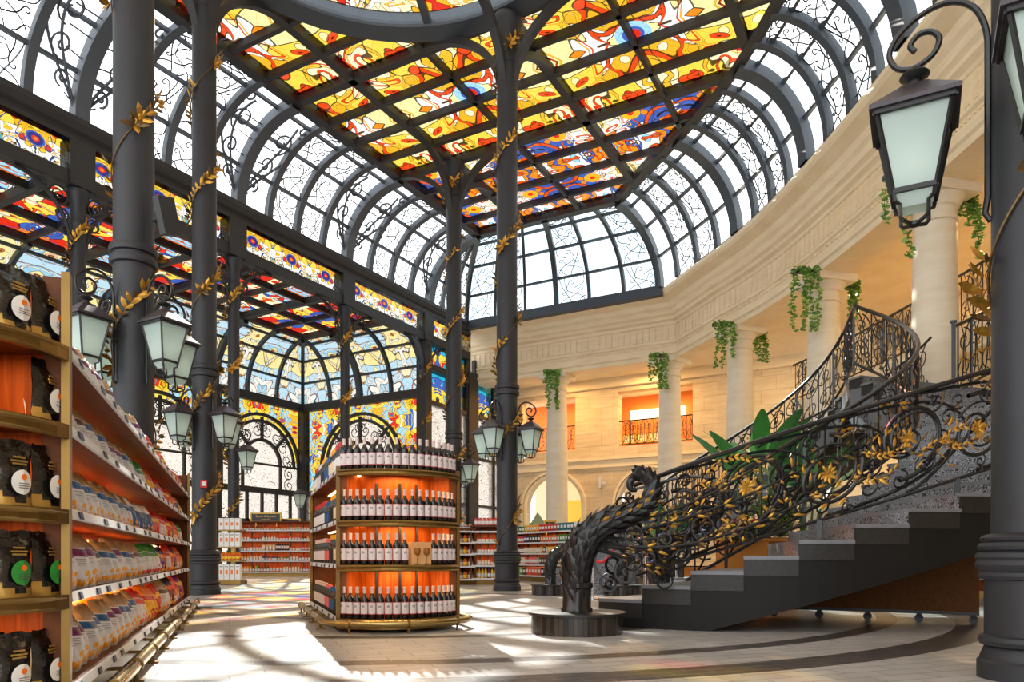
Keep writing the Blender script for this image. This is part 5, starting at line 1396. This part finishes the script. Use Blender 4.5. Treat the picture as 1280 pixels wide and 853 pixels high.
# ---- railings: scrollwork mapped on a curved strip
def rail_map(S,R_,off0=.13,hh=.95):
    def P(f,t,o=0.0):
        p=CP(S.C,R_+o,S.a(f)); return Vector((p.x,p.y,S.zl(f)+off0+hh*t))
    return P
def scroll_rail(name,label,P,f0,f1,step,hgt,seed,rail_r=.024,big=True,gold=.5,post_every=None,lod=1.0,posts=True,grp=None,endz=None):
    g=random.Random(seed); t=thing(name,label,'railing',(0,0,0),0,grp)
    n=int((f1-f0)*3)+1; fs=[f0+(f1-f0)*i/n for i in range(n+1)]
    m=MB(); m.tube([P(f,1.0) for f in fs],rail_r,8); m.build('handrail',M['iron_black'],t,smooth='auto')
    m=MB(); m.tube([P(f,0.0) for f in fs],rail_r*.75,6); m.build('lower_rail',M['iron_black'],t,smooth='auto')
    sc=MB(); lf=MB()
    u2f=lambda u:f0+u/step      # u in metres along the rail
    Ltot=(f1-f0)*step
    Q=lambda u,v,o=0.0:P(u2f(min(max(u,0),Ltot)),min(max(v/hgt,.0),1.0),o)
    def curve(p,r,n=5): sc.tube([Q(x,y,o_) for x,y in p],r,n,cap=False)
    def leafat(x,y,dx,dy,L,wd,mi=None):
        nonlocal lf
        p=Q(x,y,.02); q=Q(x+dx*.05,y+dy*.05,.02); d=(q-p)
        if d.length<1e-6: return
        lf.leaf(p,d,P(u2f(min(max(x,0),Ltot)),min(max(y/hgt,0),1),.3)-P(u2f(min(max(x,0),Ltot)),min(max(y/hgt,0),1),0),L,wd,(0 if g.random()<.62 else 1) if mi is None else mi,bend=g.uniform(.05,.3),seg=4)
    u=.12; k=0
    while u<Ltot-.2:
        o_=0.0
        if big:
            r=hgt*g.uniform(.33,.42); cu=u+r; cv=hgt*(.5+.06*(1 if k%2 else -1)); sg=1 if k%2 else -1
            a0=-pi/2*sg+g.uniform(-.3,.3)
            sp=spiral(cu,cv,r,1.55,a0,sg,.14,34); curve(sp,[.024*(1-.55*i/34) for i in range(35)],6)
            o_=.02; curve(spiral(cu+.02,cv,r*.80,1.3,a0+.7,sg,.2,24),.012,5)
            # sweeping stems to the neighbours
            o_=-.02
            curve(bez((u-.35,hgt*.02),(u,hgt*(.05)),(cu+r*.9,hgt*(.0 if sg>0 else .95)),(cu+r*1.5,hgt*.5),12),.017,5)
            curve(bez((u-.25,hgt*.98),(u+r*.3,hgt*.9),(cu+r*1.1,hgt*1.0),(cu+r*1.6,hgt*.55),12),.015,5)
            for j in range(12):
                a=g.uniform(0,2*pi); rr=r*g.uniform(.80,1.2); s2=r*g.uniform(.14,.34); o_=g.uniform(-.03,.03)
                curve(spiral(cu+rr*cos(a),cv+rr*sin(a),s2,1.3,a+pi,g.choice([-1,1]),.15,14),.010,4)
            for j in range(int(46*gold)):
                a=g.uniform(0,2*pi); rr=r*g.uniform(.2,1.2); ta=a+pi/2*sg+g.uniform(-.7,.7)
                leafat(cu+rr*cos(a),cv+rr*sin(a),cos(ta),sin(ta),g.uniform(.05,.12),g.uniform(.018,.034))
            # rosette at the eye
            for j in range(9):
                a=2*pi*j/9; leafat(cu,cv,cos(a),sin(a),r*.27*g.uniform(.7,1.1),.034,0)
            # long acanthus blades
            for j in range(2):
                x0=u+g.uniform(-.2,r*2); y0=hgt*g.uniform(.15,.85); b=bez((x0,y0),(x0+.12,y0+.10*sg),(x0+.30,y0+.12*sg),(x0+.42,y0-.02*sg),8)
                for i in range(len(b)-1): 
                    for sd in(-1,1): leafat(b[i][0],b[i][1],(b[i+1][0]-b[i][0])*10,(b[i+1][1]-b[i][1])*10+sd*.35,.06,.026)
            u+=r*2*.98; k+=1
        else:
            w=g.uniform(.30,.40); cu=u+w/2; sg=1 if k%2 else -1
            curve(spiral(cu,hgt*.30,hgt*.20,1.4,-pi/2,sg,.15,18),.012,4); curve(spiral(cu,hgt*.72,hgt*.19,1.4,pi/2,sg,.15,18),.012,4)
            curve(bez((u,0),(u+w*.9,hgt*.3),(u-w*.1,hgt*.7),(u+w,hgt),12),.013,4); curve([(u,0),(u,hgt)],.011,4)
            curve(bez((u+w,0),(u+w*.2,hgt*.3),(u+w*.9,hgt*.6),(u+w*.2,hgt),10),.010,4)
            for j in range(int(14*gold)): 
                a=g.uniform(0,2*pi); leafat(u+g.uniform(0,w),hgt*g.uniform(.08,.92),cos(a),sin(a),g.uniform(.06,.14),.045)
            u+=w; k+=1
    sc.build('scrollwork',M['iron_black'],t,smooth='auto')
    if lf.v: lf.build('gilded_leaves',[M['gold_leaf'],M['bronze_leaf']],t)
    if posts:
        pu=.5
        while pu<Ltot:
            m=MB(); a=Q(pu,0); b=Q(pu,hgt); m.bar((a.x,a.y,a.z-.14),(b.x,b.y,b.z),.035,.035) if post_every else m.bar((a.x,a.y,a.z-.16),(a.x,a.y,a.z),.05,.05)
            m.build('baluster',M['iron_black'],t); pu+=(post_every or 1.3)
    return t
arc1=S1.Ro*radians(S1.da)
P1=rail_map(S1,S1.Ro-.06,.20,.93)
scroll_rail('stair_railing','ornate black and gold scroll railing along the near curved stair',P1,1.75,13.5,arc1,.93,21,gold=.62,grp=None)
P1i=rail_map(S1,S1.Ri+.06,.20,.95)
scroll_rail('stair_railing','inner scroll railing of the near stair curling up to the landing',P1i,1.0,24.8,S1.Ri*radians(S1.da),.95,22,big=False,gold=.5,rail_r=.03,post_every=.9)
P2i=rail_map(S2,S2.Ri+.06,.20,.98)
scroll_rail('stair_railing','scroll railing above the grey side plate of the far stair',P2i,1.0,23.8,S2.Ri*radians(-S2.da),.98,23,big=False,gold=.5,rail_r=.03,post_every=.9)
P2=rail_map(S2,S2.Ro-.06,.20,.95)
scroll_rail('stair_railing','outer scroll railing of the far stair behind the plants',P2,10,23.5,S2.Ro*radians(-S2.da),.95,24,big=False,gold=.3)
ea,eb=P2i(23.8,0),P1i(24.8,0)
def Pl(f,t,o=0.0):
    p=ea.lerp(eb,f); return Vector((p.x,p.y,p.z+.97*t))-FW*o
scroll_rail('stair_railing','short scroll railing bridging the two stair arms at the landing',Pl,0,1,(eb-ea).length,.97,31,big=False,gold=.4,rail_r=.03,post_every=1.0)
# railing of the last flight at the right, with its square end post
A_=px_at(1192,11.6,0); B_=px_at(1262,12.4,0); za,zb2=H+(YH-492)/FPX*11.6,H+(YH-452)/FPX*12.4
def Pf(f,t,o=0.0):
    p=A_.lerp(B_,f/3.0)+FW*(-o); return Vector((p.x,p.y,za+(zb2-za)*f/3.0+1.05*t))
scroll_rail('stair_railing','short scroll railing with a square end post right of the landing',Pf,0,3,(B_-A_).length/3,1.05,29,big=False,gold=.35,rail_r=.03,post_every=5.0)
m=MB(); p=Pf(0,0); m.bar((p.x,p.y,p.z-.25),(p.x,p.y,p.z+1.12),.06,.06); m.box((p.x,p.y,p.z+1.13),(.09,.09,.03))
fl2=thing('upper_flight','dark upper flight slab right of the stair landing','staircase',(0,0,0))
m2=MB(); a_=A_-RT*1.0; m2.prism([(a_.x,a_.y),(B_.x,B_.y),((B_+FW*1.0).x,(B_+FW*1.0).y),((a_+FW*1.4).x,(a_+FW*1.4).y)],za-.38,za-.14); m2.build('slab',M['slate'],fl2)
m.build('end_post',M['iron_black'],fl2)
# ---- balustrades of the gallery
e=offs(SP,1.82)
def poly_rail(name,label,pts,z,hgt,seed,gold,grp):
    cum=[0]
    for a,b in zip(pts[:-1],pts[1:]): cum.append(cum[-1]+hypot(b[0]-a[0],b[1]-a[1]))
    def P(f,t,o=0.0):
        f=min(max(f,0),cum[-1]-1e-4)
        for i in range(len(cum)-1):
            if cum[i+1]>=f: break
        u=(f-cum[i])/(cum[i+1]-cum[i]); a=Vector((*pts[i],0)); b=Vector((*pts[i+1],0)); p=a.lerp(b,u); d=(b-a).normalized(); n_=Vector((d.y,-d.x,0))
        p=p+n_*o; return Vector((p.x,p.y,z+.08+hgt*t))
    return scroll_rail(name,label,P,0,cum[-1],1.0,hgt,seed,big=False,gold=gold,rail_r=.03,grp=grp,post_every=1.6)
def sub(pts,a,b):
    # part of a polyline between arc-lengths a and b
    out=[];cum=0
    for p,q in zip(pts[:-1],pts[1:]):
        L=hypot(q[0]-p[0],q[1]-p[1])
        for s in range(5):
            u=s/5
            if a<=cum+L*u<=b: out.append((p[0]+(q[0]-p[0])*u,p[1]+(q[1]-p[1])*u))
        cum+=L
    return out
ee=e[4:]
i_=0
for (pa,pb,lb) in ((930,1012,'between the third and fourth stone columns'),(1046,1142,'between the fourth and nearest stone columns'),(1192,1285,'right of the nearest stone column')):
    pts=[]
    for p,q in zip(ee[:-1],ee[1:]):
        for s in range(8):
            v=Vector((p[0]+(q[0]-p[0])*s/8,p[1]+(q[1]-p[1])*s/8,0)); d=v.dot(FW); l=v.dot(RT)
            if d>1 and pa<=640+FPX*l/d<=pb: pts.append((v.x,v.y))
    if len(pts)>1: poly_rail('balcony_railing','dark scroll balcony railing %s'%lb,pts,5.42,1.02,40+i_,.25,'gallery balcony railings')
    i_+=1
for k,(a,b) in enumerate(xo):
    poly_rail('window_railing','black scroll railing in the %s upper opening of the far wall'%['left','right'][k],[(a+.04,BY+.1),((a+b)/2,BY+.1),(b-.04,BY+.1)],5.42,1.0,50+k,0,'far wall opening railings')
# ---- newels: carved scroll posts on round tiled plinths
def newel(name,label,base,yaw,sc,plinth_r,ph=.20,full=True):
    t=thing(name,label,'newel post',base,yaw)
    m=MB(); n=48
    m.lathe([(plinth_r,0),(plinth_r,ph-.03)],n)
    m.uv=[(plinth_r*2*pi*(i%n)/n,v[2]) for i,v in enumerate(m.v)]
    m.build('tiled_plinth',M['tile'],t)
    m=MB(); m.lathe([(plinth_r,ph-.03),(plinth_r+.025,ph-.025),(plinth_r+.025,ph),(0,ph)],n); m.build('plinth_top',M['black'],t,smooth='auto')
    # neck block
    m=MB(); rows=[]
    for z,r in((ph,.165),(ph+.03,.165),(ph+.05,.15),(ph+.25,.15),(ph+.27,.17),(ph+.32,.17),(ph+.335,.14)):
        rows.append([(r*sc*(1+.06*cos(8*2*pi*k/40))*cos(2*pi*k/40),r*sc*(1+.06*cos(8*2*pi*k/40))*sin(2*pi*k/40),ph+(z-ph)*sc) for k in range(40)])
    m.grid(rows,0,True); m.build('carved_base',M['iron_black'],t,smooth='auto')
    # body path in local xz
    ctl=[(0,.32),(-.01,.55),(.02,.80),(.13,1.03),(.34,1.19),(.56,1.28),(.74,1.38),(.83,1.53),(.80,1.66),(.70,1.71),(.60,1.66),(.60,1.57),(.67,1.55)]
    rad=[.135,.155,.165,.165,.145,.105,.085,.075,.065,.055,.042,.034,.02]
    path=catmull([(x*sc,0,ph+(z-.2)*sc) for x,z in ctl],9); N=len(path)
    rr=[]
    for i in range(N):
        f=i/9; k=min(int(f),len(rad)-2); rr.append((rad[k]+(rad[k+1]-rad[k])*(f-k))*sc)
    m=MB(); rows=[]; nn=40; prev=Vector((0,1,0))
    for i,p in enumerate(path):
        tt=(path[min(i+1,N-1)]-path[max(i-1,0)]).normalized(); y=Vector((0,1,0)); x=y.cross(tt).normalized()
        row=[]
        for k in range(nn):
            a=2*pi*k/nn; s_=i/N
            relief=1+.07*sin(6*a+i*.55)*max(0,1-s_*1.1)+.05*abs(sin(i*.5+3*abs(sin(a))))*(1 if s_<.75 else .3)
            row.append(p+(x*cos(a)+y*sin(a))*rr[i]*relief)
        rows.append(row)
    m.grid(rows,0,True); m.build('carved_body',M['iron_black'],t,smooth=True)
    # overlapping acanthus leaves on the body
    g=random.Random(5); lf=MB(); gl=MB()
    for i in range(2,N-30,3):
        p=path[i]; tt=(path[i+1]-path[i-1]).normalized(); y=Vector((0,1,0)); x=y.cross(tt).normalized()
        for k in range(8):
            a=2*pi*k/8+(i%2)*.4; er=x*cos(a)+y*sin(a)
            lf.leaf(p+er*rr[i]*1.0,tt+er*.12,er,.16*sc,.085*sc,0,bend=.10,seg=4)
    lf.build('acanthus_relief',M['iron_black'],t)
    for i in range(8,N-50,5):
        p=path[i]; tt=(path[i+1]-path[i-1]).normalized(); er=(Vector((-1,0,.2)) if i<30 else Vector((0,-1,.3))).normalized()
        gl.leaf(p+er*rr[i]*1.08,tt+er*.2,er,.10*sc,.05*sc,0,bend=.2,seg=3)
    # curling tendrils on the inside of the hook
    m=MB()
    for (x0,z0,r,sg,a0) in((.50,1.40,.09,1,-.5),(.40,1.33,.06,1,-.6),(.58,1.50,.05,-1,0)): 
        m.tube([(x*sc,0,ph+(z-.2)*sc) for x,z in [(x0+.05,z0-.16)]+spiral(x0,z0,r,1.3,a0,sg,.15,16)],.014*sc,5)
        m.build('tendrils',M['iron_black'],t); gl.build('gilded_leaves',M['gold_leaf'],t)
    return t
yaw=TH
b1=px_at(721,7.05)
newel('newel_post','big black carved scroll newel on the nearest round tiled plinth',b1,TH,.86,.44)
b1i=CP(S1.C,S1.Ri+.02,S1.a(-.6)); newel('newel_post','carved scroll newel at the inner foot of the near stair, seen through the scrolls',(b1i.x,b1i.y,0),TH-.1,.95,.42)
b2=px_at(688,14.2); newel('newel_post','far carved newel on a low black plinth, left behind the near newel',b2,TH+.1,.66,.36)
b2i=px_at(778,13.9); newel('newel_post','far carved newel on a black plinth right behind the near newel',b2i,TH+.1,.70,.36)
# spreading scrolls tying the near newel to the railing
t=thing('newel_scrolls','tangle of black and gold scrolls sweeping from the near newel into the railing','ironwork',(0,0,0)); m=MB(); lf=MB(); g=random.Random(77)
n0=b1+Vector((0,0,.95))
for j in range(7):
    end=P1(2.4+.55*((j*3)%7),.08+.125*j); c1=b1+RT*.45+Vector((0,0,.78+.03*j)); c2=b1+RT*(.95+.05*j)+Vector((0,0,.42+.13*j+.12*sin(j*2.1)))
    pts=[]
    for i in range(19):
        u=i/18; s_=1-u; st=b1+RT*(.12)+FW*(-.04+.01*j)+Vector((0,0,.80+.045*j))
        pts.append(st*s_**3+c1*(3*s_*s_*u)+c2*(3*s_*u*u)+end*u**3)
    m.tube(pts,[.026*(1-.6*i/18) for i in range(19)],6)
    for k in(6,10,14):
        c=pts[k]; r_=g.uniform(.07,.15); sg=g.choice([-1,1]); up_=g.choice([-1,1])
        m.tube([c+RT*x+Vector((0,0,y+up_*r_)) for x,y in spiral(0,0,r_,1.45,-up_*pi/2,sg,.14,20)],.012,5)
    for i in range(5,18,2):
        d=(pts[i+1]-pts[i-1]).normalized()
        for sd in(-1,1): lf.leaf(pts[i],d+Vector((0,0,sd*.45)),-FW,g.uniform(.06,.12),.03,0 if g.random()<.35 else 1,seg=3)
for (px,py,r) in ((668+100,705,.24),(790,668,.17),(812,640,.16),(762,730,.10),(845,690,.2),(880,650,.22)):
    d=7.15; z=H+(YH-py)/FPX*d; c=px_at(px,d,z)
    for sg,q in((1,1),(-1,.7)):
        m.tube([c+RT*x+Vector((0,0,y)) for x,y in spiral(0,0,r*q,1.5,g.uniform(0,6),sg,.12,26)],.014,5)
m.build('scrolls',M['iron_black'],t,smooth='auto'); lf.build('gilded_leaves',[M['gold_leaf'],M['bronze_leaf']],t)
# ================================================================== plants, planters, ropes, wheeled panel
def big_plant(label,base,n,h,seed,spread,pot=True,mat='leafgreen'):
    g=random.Random(seed); t=thing('potted_plant',label,'plant',base)
    if pot:
        m=MB(); m.lathe([(.20,0),(.26,.02),(.30,.42),(.33,.45),(.30,.46),(.28,.42),(0,.40)],20); m.build('pot',M['white_plastic'],t,smooth='auto')
    st=MB()
    for i in range(n):
        a=2*pi*i/n+g.uniform(-.3,.3); sp=spread*g.uniform(.35,1); L=g.uniform(.62,.92)*min(1,h/2.2); tip=h-L*.9-g.uniform(0,.35)
        p0=Vector((.06*cos(a),.06*sin(a),.4)); p1=Vector((sp*.5*cos(a),sp*.5*sin(a),tip))
        st.tube([p0,p0.lerp(p1,.5)+Vector((0,0,.08)),p1],[.022,.018,.012],6)
        wd_=L*.36; d=Vector((cos(a)*.5,sin(a)*.5,1.0)).normalized(); nr=Vector((cos(a),sin(a),-.2))
        mb=MB(); sd=d.cross(nr).normalized(); up=sd.cross(d); rows=[]
        for k in range(13):
            u=k/12; w=wd_*.5*(sin(pi*min(1,u*.95+.03))**.65); c=p1+d*(L*u)+nr*(L*.35*u*u)-up*0
            rows.append([c+sd*w*s_+nr*(-.12*w*abs(s_)**1.3+ .004*sin(k*3+s_*6)) for s_ in(-1,-.66,-.33,0,.33,.66,1)])
        mb.grid(rows); mb.build('leaf',M[mat],t,smooth=True)
    st.build('stems',M['stem'],t)
    return t
big_plant('tall banana plant with broad green leaves behind the stair railing',px_at(950,10.6),12,2.85,3,.8)
big_plant('broad-leaved green plant at the inner foot of the stair, right part',px_at(1005,10.9),9,2.5,4,.7)
big_plant('smaller broad-leaved green plant beside the white flowers',px_at(842,9.9),7,1.6,6,.6)
# orange planters with flowers
def planter(label,base,w,h,rz):
    t=thing('planter',label,'planter',base,rz); m=MB(); m.box((0,0,h/2),(w,.42,h)); m.box((0,0,h+.01),(w+.05,.47,.03)); m.build('box',M['orange_paint'],t)
    m=MB(); m.box((0,0,h+.025),(w-.05,.36,.03)); m.build('soil',M['soil'],t); return t
for i,(px,d,w,h,lb) in enumerate(((826,11.3,.32,.62,'narrow orange planter box between the rope posts'),(866,11.0,.7,.55,'wide orange planter box behind the first stair steps'),(945,10.2,1.0,.95,'tall orange planter box behind the middle stair steps'))):
    planter(lb,px_at(px,d),w,h,TH)
def flowers(label,base,n,rad,mat,seed,h0,h1):
    g=random.Random(seed); t=thing('flower_arrangement',label,'flowers',base); st=MB(); pe=MB(); lf=MB()
    for i in range(n):
        a=g.uniform(0,2*pi); r=rad*sqrt(g.random()); z=g.uniform(h0,h1); p=Vector((r*cos(a),r*sin(a),z))
        st.tube([Vector((r*.2*cos(a),r*.2*sin(a),0)),p],.005,3)
        if n<40: pe=MB()
        for k in range(5):
            b=2*pi*k/5+g.uniform(-.2,.2); pe.leaf(p,(cos(b),sin(b),g.uniform(0,.7)),(0,0,1),g.uniform(.05,.085),.055,0,bend=.2,seg=3)
        if n<40: pe.build('bloom',M[mat],t)
        for k in range(3):
            b=g.uniform(0,2*pi); lf.leaf(p*.75,(cos(b),sin(b),g.uniform(-.3,.5)),(0,0,1),g.uniform(.10,.2),.06,0,seg=3)
    st.build('stems',M['stem'],t); (n>=40) and tag(pe.build('petals',M[mat],t),kind='stuff'); tag(lf.build('leaves',M['ivy'],t),kind='stuff')
flowers('mass of white flowers behind the first curls of the stair railing',px_at(830,11.2,.66),110,.42,'petal_white',1,.15,.75)
flowers('white flowers at the left of the rope posts',px_at(806,11.9,.75),70,.3,'petal_white',2,.0,.6)
flowers('bright pink flowers above the middle orange planter',px_at(928,9.75,.95),34,.30,'petal_pink',3,.05,.25)
flowers('white blossoms among leaves in the tall orange planter',px_at(975,10.15,1.0),60,.45,'petal_white',4,.1,.7)
# rope posts
def post(label,base):
    t=thing('rope_post',label,'post',base); m=MB(); m.lathe([(.16,0),(.16,.02),(.06,.04),(.03,.05)],20); m.build('base',M['chrome'],t,smooth='auto'); m=MB(); m.lathe([(.028,.04),(.028,.95)],14); m.build('pole',M['chrome'],t,smooth='auto'); m=MB(); m.lathe([(.03,.93),(.045,.95),(.045,.98),(.03,1.0),(.045,1.04),(.03,1.08),(0,1.085)],14); m.build('finial',M['chrome'],t,smooth='auto')
q1=px_at(807,9.9); q2=px_at(845,9.7)
post('steel rope post left of the hanging red rope',q1); post('steel rope post right of the hanging red rope',q2)
m=MB(); pts=[]
for i in range(17):
    u=i/16; p=q1.lerp(q2,u); pts.append(Vector((p.x,p.y,.90-.52*(1-(2*u-1)**2))))
m.tube(pts,.022,8); tag(m.build('rope',M['red_velvet'],smooth=True),'red velvet rope sagging between two steel posts','rope')
q3=px_at(741,12.6); post('steel rope post at the end of the rear red rope',q3)
m=MB(); pts=[]
for i in range(15):
    u=i/14; p=q3.lerp(px_at(770,12.2),u); pts.append(Vector((p.x,p.y,.92-.22*(1-u)-.16*sin(pi*u))))
m.tube(pts,.022,8); tag(m.build('rope',M['red_velvet'],smooth=True),'red rope curving up behind the near newel','rope')
# wheeled brown panel under the stair
A=px_at(962,9.0,0); B=px_at(1224,7.9,0); L=(B-A).length; rz=atan2((B-A).y,(B-A).x)
t=thing('wheeled_panel','large brown lacquered panel on castors under the curved stair','panel',(A+B)/2,rz)
m=MB(); m.box((0,0,.52),(L,.10,.78)); m.build('board',M['rust'],t)
m=MB(); m.box((0,0,.115),(L,.14,.035)); m.build('bottom_frame',M['black'],t)
for i in range(5):
    c=MB(); x=-L/2+.05+(L-.1)*i/4; c.tube([(x,-.02,.045),(x,.02,.045)],.045,14); c.bar((x,0,.05),(x,0,.11),.05,.04); c.build('castor',M['black'],t)
# orange-lit shelving seen between the stair and the right column
p=px_at(1236,13.2); u=unit('wall_shelving','sliver of orange-lit shelving between the stair and the right-hand column',p,TH-.4,1.4,1.6,.35,(.35,.65,.95,1.25),2)
stock(u,(.35,.65,.95,1.25),1.4,.35,[[('jar','redc',.11,.15)],[('jar','maroon',.11,.15)],[('jar','orangec',.11,.15)],[('jar','redc',.11,.15)]],'right-hand shelving sliver','jars on the right-hand shelving',13,1.2)
# green tent in the arch room, wall fixtures
p=px_at(672,33,0); t=thing('market_tent','grey-green tent seen through the left arch','tent',p,TH); h=2.0
m=MB(); m.add([(-1,-.6,1.2),(1,-.6,1.2),(1,.6,1.2),(-1,.6,1.2),(0,0,2.75)],[(0,1,4),(1,2,4),(2,3,4),(3,0,4)]); m.build('canopy',plain('tent_green',(120,140,124),.8),t)
m=MB()
for sx in(-1,1):
    for sy in(-1,1): m.box((sx*.95,sy*.55,.6),(.05,.05,1.2))
m.build('legs',M['chrome'],t)
m=MB(); m.box((0,0,0),(.10,.10,.5)); m.box((.18,-.05,-.05),(.12,.12,.12))
tag(m.build('wall_speaker',M['white_plastic'],None,(xw(751),BY-.06,3.95)),'small pale speaker on the far stone wall between the arches','speaker')
